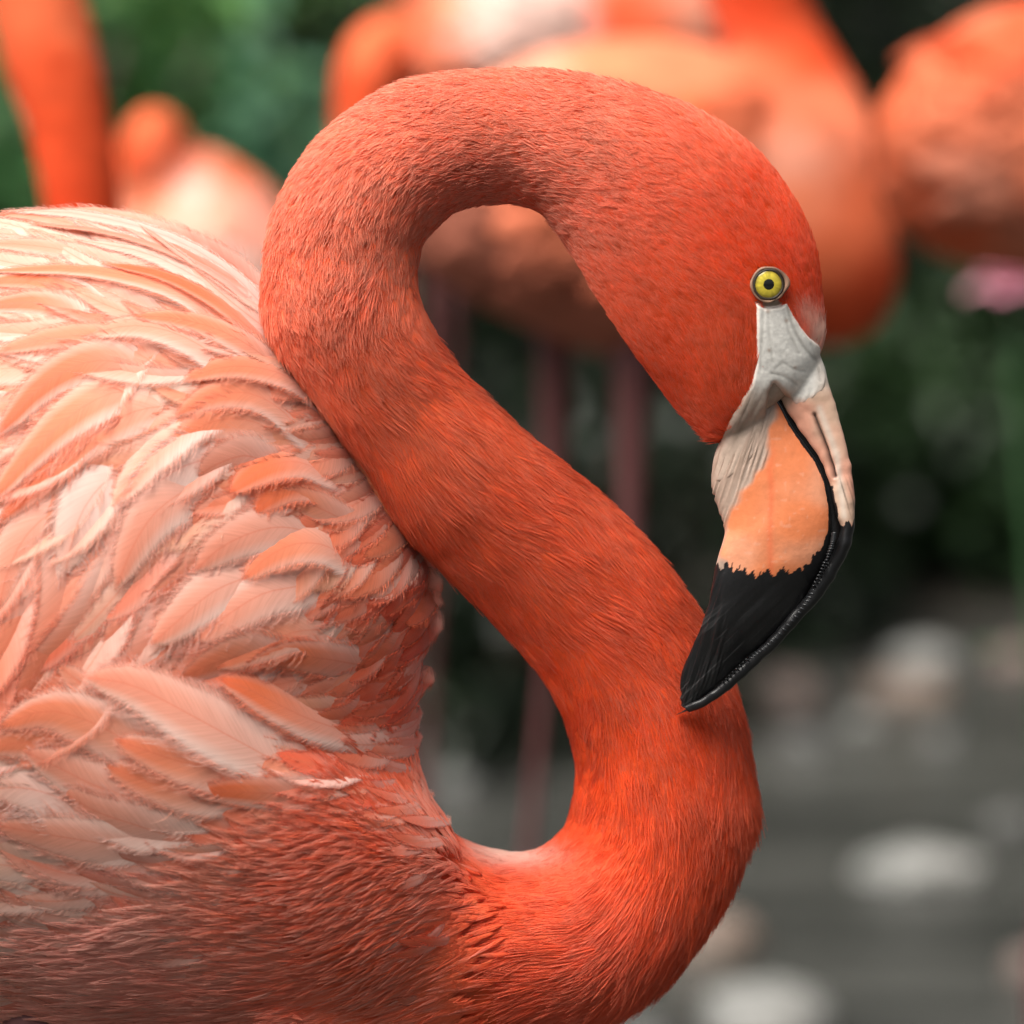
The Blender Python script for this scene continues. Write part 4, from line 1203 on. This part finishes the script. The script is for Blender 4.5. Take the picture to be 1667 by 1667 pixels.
def beak_colour_lower(x, y):
    q = np.stack([x, y, 0 * x], 1)
    jag = 9 * noise(np.stack([x * .16, y * .01, 0 * x], 1), 1, 51) + 5 * noise(np.stack([x * .45, y * .02, 0 * x], 1), 1, 52)
    streak = 70 * np.clip(noise(np.stack([x * .24, y * .002, 0 * x + 3], 1), 1, 53) - .30, 0, 1) * smooth01(-x, -1245, -1200)
    black = inside(x, y + (jag + streak) * smooth01(y, 850, 890), BLACK_POLY)
    orange = np.array([.80, .24, .095]); peach = np.array([.82, .34, .19]); beige = np.array([.46, .33, .26]); cream = np.array([.62, .50, .42])
    w = smooth01(noise(q, .02, 54), -.5, .6)[:, None]
    c = orange * (1 - w) + peach * w
    # red vertical stain
    st = np.exp(-((x - 1256 - 4 * noise(q, .03, 55)) / 6) ** 2) * smooth01(y, 700, 780)
    c = c * (1 - .35 * st[:, None]) + np.array([.80, .10, .03]) * .35 * st[:, None]
    # bare wrinkled skin that covers the bill base and runs down the chin side
    bx_ = np.interp(y, [600, 660, 720, 760, 800, 850], [1270, 1264, 1250, 1240, 1212, 1180])
    sk = smooth01(bx_ + 8 * noise(q, .05, 56) - x, -7, 9)[:, None]
    fib = noise(np.stack([x * .32 + y * .10, y * .02, 0 * x], 1), 1, 57)
    sc_ = beige * (1 + .12 * fib)[:, None]; g = np.clip(fib * 1.6 - .2, 0, 1)[:, None]
    sc_ = sc_ * (1 - .45 * g) + np.array([.22, .15, .11]) * .45 * g
    g2 = np.clip(-fib * 1.4 - .1, 0, 1)[:, None]
    sc_ = sc_ * (1 - .4 * g2) + cream * .4 * g2
    c = c * (1 - sk) + sc_ * sk
    sp = .4 * smooth01(noise(q, .14, 58), .62, .85)[:, None] * (1 - sk)
    c = c * (1 - .5 * sp) + np.array([.85, .55, .42]) * .5 * sp
    scr = np.clip(noise(np.stack([(x * .7 + y * .72) * .35, (x * .7 - y * .7) * .02, 0 * x], 1), 1, 59) * 2.2 - 1.0, 0, 1) * smooth01(y, 960, 1060)
    bk = np.array([.010, .010, .011]) + .055 * scr[:, None]
    c[black] = bk[black]
    return c, fib * sk[:, 0], black

def beak_colour_upper(x, y):
    q = np.stack([x, y, 0 * x], 1)
    jag = 12 * noise(np.stack([x * .22, y * .01, 0 * x], 1), 1, 61)
    md = seg_dist(x, y, MOUTH)
    black = (y + jag > 852) | ((md < 5) & (y > 730)) | ((md < 9) & (y > 790))
    beige = np.array([.60, .40, .29]); pinkb = np.array([.74, .36, .25]); cream = np.array([.66, .55, .46])
    w = smooth01(noise(q, .03, 62), -.4, .6)[:, None]
    c = beige * (1 - w) + pinkb * w
    wc = (np.exp(-(seg_dist(x, y, [(1335, 665), (1362, 740), (1374, 840)]) / 6) ** 2) * .8)[:, None]
    c = c * (1 - wc) + cream * wc
    wt = (1 - smooth01(y, 600, 650))[:, None]
    c = c * (1 - wt) + np.array([.60, .55, .49]) * wt
    st = np.clip(noise(np.stack([x * .30 - y * .09, y * .015, 0 * x], 1), 1, 63) * 1.6 - .5, 0, 1)[:, None] * smooth01(y, 720, 800)[:, None]
    c = c * (1 - .8 * st) + np.array([.05, .035, .03]) * .8 * st
    slit = line_mask(x, y, [(1326, 676), (1336, 705), (1346, 735), (1358, 775)], 3.6)
    c = c * (1 - slit[:, None]) + np.array([.03, .018, .015]) * slit[:, None]
    c[black] = np.array([.010, .010, .011])
    return c, slit, black

def build_bill():
    bo = -.055
    LOW = [(1268, 596, 1190, 682, bo, .42), (1256, 628, 1170, 722, bo, .42), (1272, 662, 1160, 752, bo, .37), (1291, 696, 1158, 780, bo, .34), (1313, 726, 1163, 808, bo, .32), (1332, 756, 1173, 836, bo, .31), (1345, 792, 1180, 862, bo, .31),
           (1353, 835, 1175, 886, bo, .30), (1352, 880, 1166, 918, bo + .001, .30), (1342, 915, 1160, 955, bo + .002, .29), (1323, 953, 1152, 992, bo + .004, .28), (1297, 997, 1141, 1024, bo + .006, .27), (1252, 1044, 1128, 1052, bo + .009, .27),
           (1216, 1071, 1116, 1076, bo + .011, .28), (1175, 1109, 1107, 1106, bo + .013, .32), (1138, 1140, 1107, 1132, bo + .015, .40), (1118, 1155, 1110, 1150, bo + .016, .5)]
    tb = Tube(LOW, D0, nr=380, ns=230)
    v = tb.v.reshape(-1, 3); x, y, _ = to_px(v)
    c, fib, black = beak_colour_lower(x, y)
    nrm = unit(v - np.repeat(tb.c, tb.ns, 0))
    q = np.stack([x, y, 0 * x], 1)
    # grooves along the black tip, wrinkles in the bare skin
    gro = noise(np.stack([(x * .7 + y * .72) * .09, (x * .7 - y * .7) * .006, 0 * x], 1), 1, 71) * smooth01(y, 930, 990)
    h = .00045 * fib + .00012 * noise(q, .06, 72) + .0004 * gro
    low = mesh_obj('lower_beak', v + nrm * h[:, None], loft_faces(tb.nr, tb.ns), M_BEAK, flamingo, c)
    low['label'] = 'deep orange lower bill with a glossy black hooked end'
    UPR = [(1328, 556, 1285, 580, bo, .50), (1342, 600, 1262, 616, bo, .42), (1354, 640, 1274, 650, bo, .38), (1366, 680, 1296, 688, bo, .40), (1376, 715, 1318, 720, bo, .46), (1384, 752, 1338, 752, bo, .56), (1389, 790, 1352, 790, bo, .72),
           (1392, 836, 1359, 835, bo, .85), (1387, 880, 1359, 880, bo + .001, .98), (1370, 921, 1349, 917, bo + .002, 1.2), (1340, 970, 1330, 958, bo + .003, 1.5), (1310, 1003, 1302, 1001, bo + .005, 1.6), (1262, 1056, 1254, 1049, bo + .008, 1.6),
           (1232, 1083, 1220, 1077, bo + .010, 1.4), (1192, 1120, 1180, 1115, bo + .012, 1.2), (1152, 1148, 1142, 1146, bo + .014, 1.0), (1122, 1160, 1116, 1158, bo + .016, .9)]
    # the lid overhangs the lower bill: keep its inner outline slightly inside the mouth line
    u2 = []
    for i, row in enumerate(UPR):
        ax, ay, bx_, by_, o, q_ = row
        if i >= 8:
            w = 26 - (i - 8) * 1.5
            dx, dy = bx_ - ax, by_ - ay; nx, ny = (-.72, -.69)
            bx_, by_ = ax + nx * w, ay + ny * w; q_ = [1.25, 1.25, 1.2, 1.1, 1.05, 1.0, .95, .9, .9][i - 8]
        u2.append((ax, ay, bx_, by_, o - .001, q_))
    tu = Tube(u2, D0, nr=300, ns=80)
    v = tu.v.reshape(-1, 3); x, y, _ = to_px(v)
    c, slit, black = beak_colour_upper(x, y)
    nrm = unit(v - np.repeat(tu.c, tu.ns, 0))
    ridge = np.exp(-(seg_dist(x, y, MOUTH) / 8) ** 2) * smooth01(-y, -860, -660)
    h = -.0016 * slit + .0007 * ridge + .0003 * noise(np.stack([x, y, 0 * x], 1), .07, 73)
    up = mesh_obj('upper_beak', v + nrm * h[:, None], loft_faces(tu.nr, tu.ns), M_BEAK, flamingo, c)
    up['label'] = 'narrow beige upper bill with a dark nostril slit and black edge'
    # dark inside of the mouth, seen in the narrow gap
    ML = [(mx + min(13, 3 + 1.7 * i), my - 5, mx - min(13, 3 + 1.7 * i), my + 5, bo + .0005 * i, .5 if i < 9 else .34) for i, (mx, my) in enumerate(MOUTH)]
    ml = [(r_[0] + 3, r_[1] - 1, r_[2] - 3, r_[3] + 1, bo + .004 + max(0, (i - 7)) * .0018, .5) for i, r_ in enumerate(ML)]
    tm = Tube(ml, D0, nr=120, ns=24)
    mesh_obj('mouth_lining', tm.v.reshape(-1, 3), loft_faces(tm.nr, tm.ns), M_BEAK, low, np.repeat(np.array([[.012, .010, .010]]), tm.nr * tm.ns, 0))
    # comb of fine plates along the closed mouth
    path = catmull(np.array([(1357, 868), (1355, 883), (1345, 914), (1326, 953), (1300, 998), (1254, 1046), (1218, 1073), (1177, 1111)]), 52)
    vs, fs, off = [], [], 0
    global SKIN_BVH
    av = np.vstack([bv, tb.v.reshape(-1, 3), tu.v.reshape(-1, 3)]); n1 = len(bv); n2 = n1 + tb.nr * tb.ns
    SKIN_BVH = BVHTree.FromPolygons([Vector(a) for a in av.tolist()], bf + [tuple(i + n1 for i in f) for f in loft_faces(tb.nr, tb.ns)] + [tuple(i + n2 for i in f) for f in loft_faces(tu.nr, tu.ns)])
    bv2 = BVHTree.FromPolygons([Vector(a) for a in np.vstack([tb.v.reshape(-1, 3), tu.v.reshape(-1, 3)]).tolist()], [f for f in loft_faces(tb.nr, tb.ns)] + [tuple(i + tb.nr * tb.ns for i in f) for f in loft_faces(tu.nr, tu.ns)])
    for i, (x, y) in enumerate(path):
        t = path[min(i + 1, 51)] - path[max(i - 1, 0)]; t = t / np.linalg.norm(t); s = np.array([-t[1], t[0]])
        s = unit(s + t * .25)
        L = (9 if i < 40 else 9 - (i - 40) * .5) * rng.uniform(.8, 1.2); w = 1.7
        ring = []
        for a, ww, hh in ((-.5, .25, .0), (-.2, 1, .0005), (.2, 1, .0005), (.5, .25, 0)):
            for e in (-1, 0, 1):
                q = np.array([x, y]) + s * L * a + t * w * e * ww
                d = Vector((FWD + RIGHT * ((q[0] - 833.5) / 1667 * K) - UP * ((q[1] - 833.5) / 1667 * K))).normalized()
                loc, nn, _, _ = bv2.ray_cast(Vector(CAM), d)
                pt = np.array(loc) if loc is not None else P(q[0], q[1], D0 - .06)
                ring.append(pt - FWD * (.0002 + (hh if e == 0 else 0)))
        vs += ring
        for a in range(3):
            for e in range(2):
                fs.append((off + a * 3 + e, off + a * 3 + e + 1, off + (a + 1) * 3 + e + 1, off + (a + 1) * 3 + e))
        off += 12
    o = mesh_obj('lamellae', np.array(vs), fs, M_BEAK, up, np.repeat(np.array([[.020, .022, .025]]), len(vs), 0)); o['kind'] = 'stuff'
build_bill()

# ---- bare facial skin between eye and bill
def face_skin():
    poly = [(1226, 484), (1246, 496), (1268, 494), (1284, 486), (1296, 508), (1308, 528), (1322, 545), (1342, 560), (1352, 590), (1353, 618), (1346, 640), (1318, 662), (1292, 668), (1272, 640), (1262, 628), (1257, 640), (1250, 700), (1232, 745), (1205, 775), (1180, 790), (1158, 792), (1150, 745), (1168, 712), (1190, 668), (1218, 625), (1226, 590), (1226, 540)]
    step = 2.0
    gx = np.arange(1146, 1356, step); gy = np.arange(470, 796, step)
    idx = {}; vs, cs = [], []
    for j, y in enumerate(gy):
        for i, x in enumerate(gx):
            if not inside(np.array(x), np.array(y), poly): continue
            p, n = hit(x, y, SKIN_BVH)
            if p is None or np.hypot(x - 1250, y - 463) < 25: continue
            idx[(i, j)] = len(vs); vs.append((p, n, x, y))
    p = np.array([v[0] for v in vs]); n = np.array([v[1] for v in vs]); x = np.array([v[2] for v in vs]); y = np.array([v[3] for v in vs])
    q = np.stack([x, y, 0 * x], 1)
    # folds that run down from the eye towards the gape and the nostril
    ii = np.array(list(idx.keys())); nbr = np.array([[idx.get((i + a, j + b), idx[(i, j)]) for a, b in ((1, 0), (-1, 0), (0, 1), (0, -1))] for i, j in idx])
    for _ in range(7): p = .4 * p + .6 * p[nbr].mean(1); n = unit(n[nbr].mean(1) + n)
    fold = np.zeros(len(x))
    for pts, w, a in (([(1282, 500), (1290, 530), (1305, 560), (1325, 585)], 3.0, 1.0), ([(1276, 505), (1284, 540), (1300, 575)], 2.5, .6), ([(1250, 500), (1252, 540), (1258, 590)], 2.5, .35),
                      ([(1243, 505), (1240, 560), (1238, 600)], 2.5, .5), ([(1262, 600), (1275, 590), (1290, 600), (1310, 605)], 2.6, .5), ([(1256, 608), (1275, 612), (1296, 625)], 2.6, .7), ([(1320, 560), (1330, 590), (1335, 620)], 2.4, .6)):
        fold += a * line_mask(x, y, pts, w)
    fib = noise(np.stack([x * .30 + y * .13, y * .022 - x * .008, 0 * x], 1), 1.0, 41) * .7 + .5 * noise(np.stack([x * .13 + y * .06, y * .012, 0 * x + 5], 1), 1.0, 44)           # fine wrinkles below the gape
    low = smooth01(y, 615, 660)
    bumpy = .35 * noise(q, .045, 42) + .2 * noise(q, .12, 43)
    rim = seg_dist(x, y, poly + poly[:1])
    h = .0002 - .00022 * np.clip(fold, 0, 1.2) + .0003 * bumpy + .00035 * low * fib
    h = -.0016 + (h + .0016) * smooth01(rim, 0, 10)
    n = unit(n * .6 - FWD * .4)
    white = np.array([.90, .87, .81]); beige = np.array([.52, .39, .31]); dark = np.array([.24, .17, .125]); grey = np.array([.46, .43, .38])
    c = white[None] * (1 + .16 * bumpy + .10 * noise(q, .3, 45))[:, None]
    we = (1 - smooth01(rim, 3, 14))[:, None] * .5
    c = c * (1 - we) + np.array([.74, .52, .42]) * we
    wb = np.clip(low * .9 * smooth01(-x, -1300, -1262) + smooth01(y + (x - 1300) * .5, 648, 668) * .8 + smooth01(x, 1318, 1340) * .5, 0, 1)[:, None]
    c = c * (1 - wb) + beige * wb
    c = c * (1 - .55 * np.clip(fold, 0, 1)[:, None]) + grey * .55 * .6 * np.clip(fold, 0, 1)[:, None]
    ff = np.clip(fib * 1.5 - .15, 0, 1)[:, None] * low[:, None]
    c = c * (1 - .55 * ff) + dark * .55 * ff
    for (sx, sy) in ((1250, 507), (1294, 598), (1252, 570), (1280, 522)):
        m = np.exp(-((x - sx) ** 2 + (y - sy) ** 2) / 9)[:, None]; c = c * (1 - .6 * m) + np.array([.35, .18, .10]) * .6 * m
    # melt into the horn of the bill along the lower borders
    cl, _, _ = beak_colour_lower(x, y); cu, _, _ = beak_colour_upper(x, y)
    cbk = np.where((x > 1262 + (y - 630) * .55)[:, None], cu, cl)
    wr = ((1 - smooth01(rim + 5 * noise(q, .12, 46), 3, 22)) * smooth01(y, 615, 650))[:, None]
    c = c * (1 - wr) + cbk * wr
    faces = []
    for (i, j), a in idx.items():
        b, d, e = idx.get((i + 1, j)), idx.get((i + 1, j + 1)), idx.get((i, j + 1))
        if b is not None and d is not None and e is not None: faces.append((a, e, d, b))
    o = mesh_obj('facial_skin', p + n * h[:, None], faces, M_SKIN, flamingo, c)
    o['label'] = 'bare white wrinkled skin between eye and bill'
face_skin()

# ---- eye
def build_eye():
    cpt, nrm = hit(1250, 463)
    view = unit(CAM - cpt)
    n = unit(nrm * .45 + view * .55)
    a = unit(np.cross(n, UP)); b = unit(np.cross(a, n))
    px = S * .97
    def dome(name, r0, r1, h0, h1, cols, parent, mat, nr=14, ns=48, shift=(0, 0)):
        u = np.linspace(0, 1, nr); th = np.linspace(0, 2 * np.pi, ns, endpoint=False)
        rr = r0 + (r1 - r0) * u; hh = h0 + (h1 - h0) * u ** 2
        c0 = cpt + a * shift[0] * px + b * shift[1] * px
        V = c0 + (np.cos(th)[None, :, None] * a + np.sin(th)[None, :, None] * b) * rr[:, None, None] * px + n * hh[:, None, None] * px
        c = np.repeat(np.array(cols(u))[:, None], ns, 1) * (1 + .16 * rng.normal(size=(1, ns, 1)) * smooth01(u, .1, .5)[:, None, None])
        f = loft_faces(nr, ns, False)
        if r0 < .01: pass
        return mesh_obj(name, V.reshape(-1, 3), f, mat, parent, c.reshape(-1, 3))
    H = 9
    cst = lambda *c: (lambda u: np.repeat(np.array([c]), len(u), 0))
    eye = dome('eye', .005, 29, H, H - 7, cst(.02, .015, .012), flamingo, M_EYE)
    eye['label'] = 'round yellow eye with a black pupil'
    def iris_c(u):
        base = np.array([.50, .40, .035]); rim = np.array([.30, .22, .02])
        w = smooth01(u, .55, .95)[:, None]
        return base * (1 - w) + rim * w
    dome('iris', 7.5, 22.5, H + .35, H - 3.6, iris_c, eye, M_EYE)
    dome('pupil', .005, 8.8, H + .9, H + .35, cst(.004, .004, .004), eye, M_EYE)
    # lids: a fleshy ring with a paler corner towards the bill
    nr, ns = 64, 16
    ph = np.linspace(0, 2 * np.pi, nr, endpoint=False); th = np.linspace(0, 2 * np.pi, ns, endpoint=False)
    for name, R, rr, hh, cc, sx in (('eyelid', 27.2, 2.3, H - 5.2, (.30, .17, .11), .8), ('eyelid_rim', 23.6, 2.2, H - 4.0, (.030, .020, .012), 0)):
        corner = np.exp(-(((ph + np.pi) % (2 * np.pi) - np.pi - .15) / .55) ** 2)
        wob = noise(np.stack([np.cos(ph) * 2.2, np.sin(ph) * 2.2, 0 * ph + R], 1), 1.0, 77)
        RR = R + sx * 5 * corner + .9 * wob
        tub = rr * (1 + .25 * wob) * (1 + (.8 if sx else 0) * corner)
        cen = cpt + (np.cos(ph)[:, None] * -a + np.sin(ph)[:, None] * b) * RR[:, None] * px * np.array([1]) + n * hh * px
        rad = unit(np.cos(ph)[:, None] * -a + np.sin(ph)[:, None] * b)
        V = cen[:, None] + (np.cos(th)[None, :, None] * rad[:, None] + np.sin(th)[None, :, None] * n) * (tub * px)[:, None, None]
        f = [(i * ns + j, i * ns + (j + 1) % ns, ((i + 1) % nr) * ns + (j + 1) % ns, ((i + 1) % nr) * ns + j) for i in range(nr) for j in range(ns)]
        c = np.repeat(np.array([cc]), nr * ns, 0)
        if sx:
            dk = np.repeat(np.exp(-(((ph - .9 + np.pi) % (2 * np.pi) - np.pi) / .5) ** 2), ns)[:, None]
            c = c * (1 - .6 * dk) * (1 + .35 * np.repeat(wob, ns)[:, None])
        mesh_obj(name, V.reshape(-1, 3), f, M_SKIN, eye, c)
build_eye()
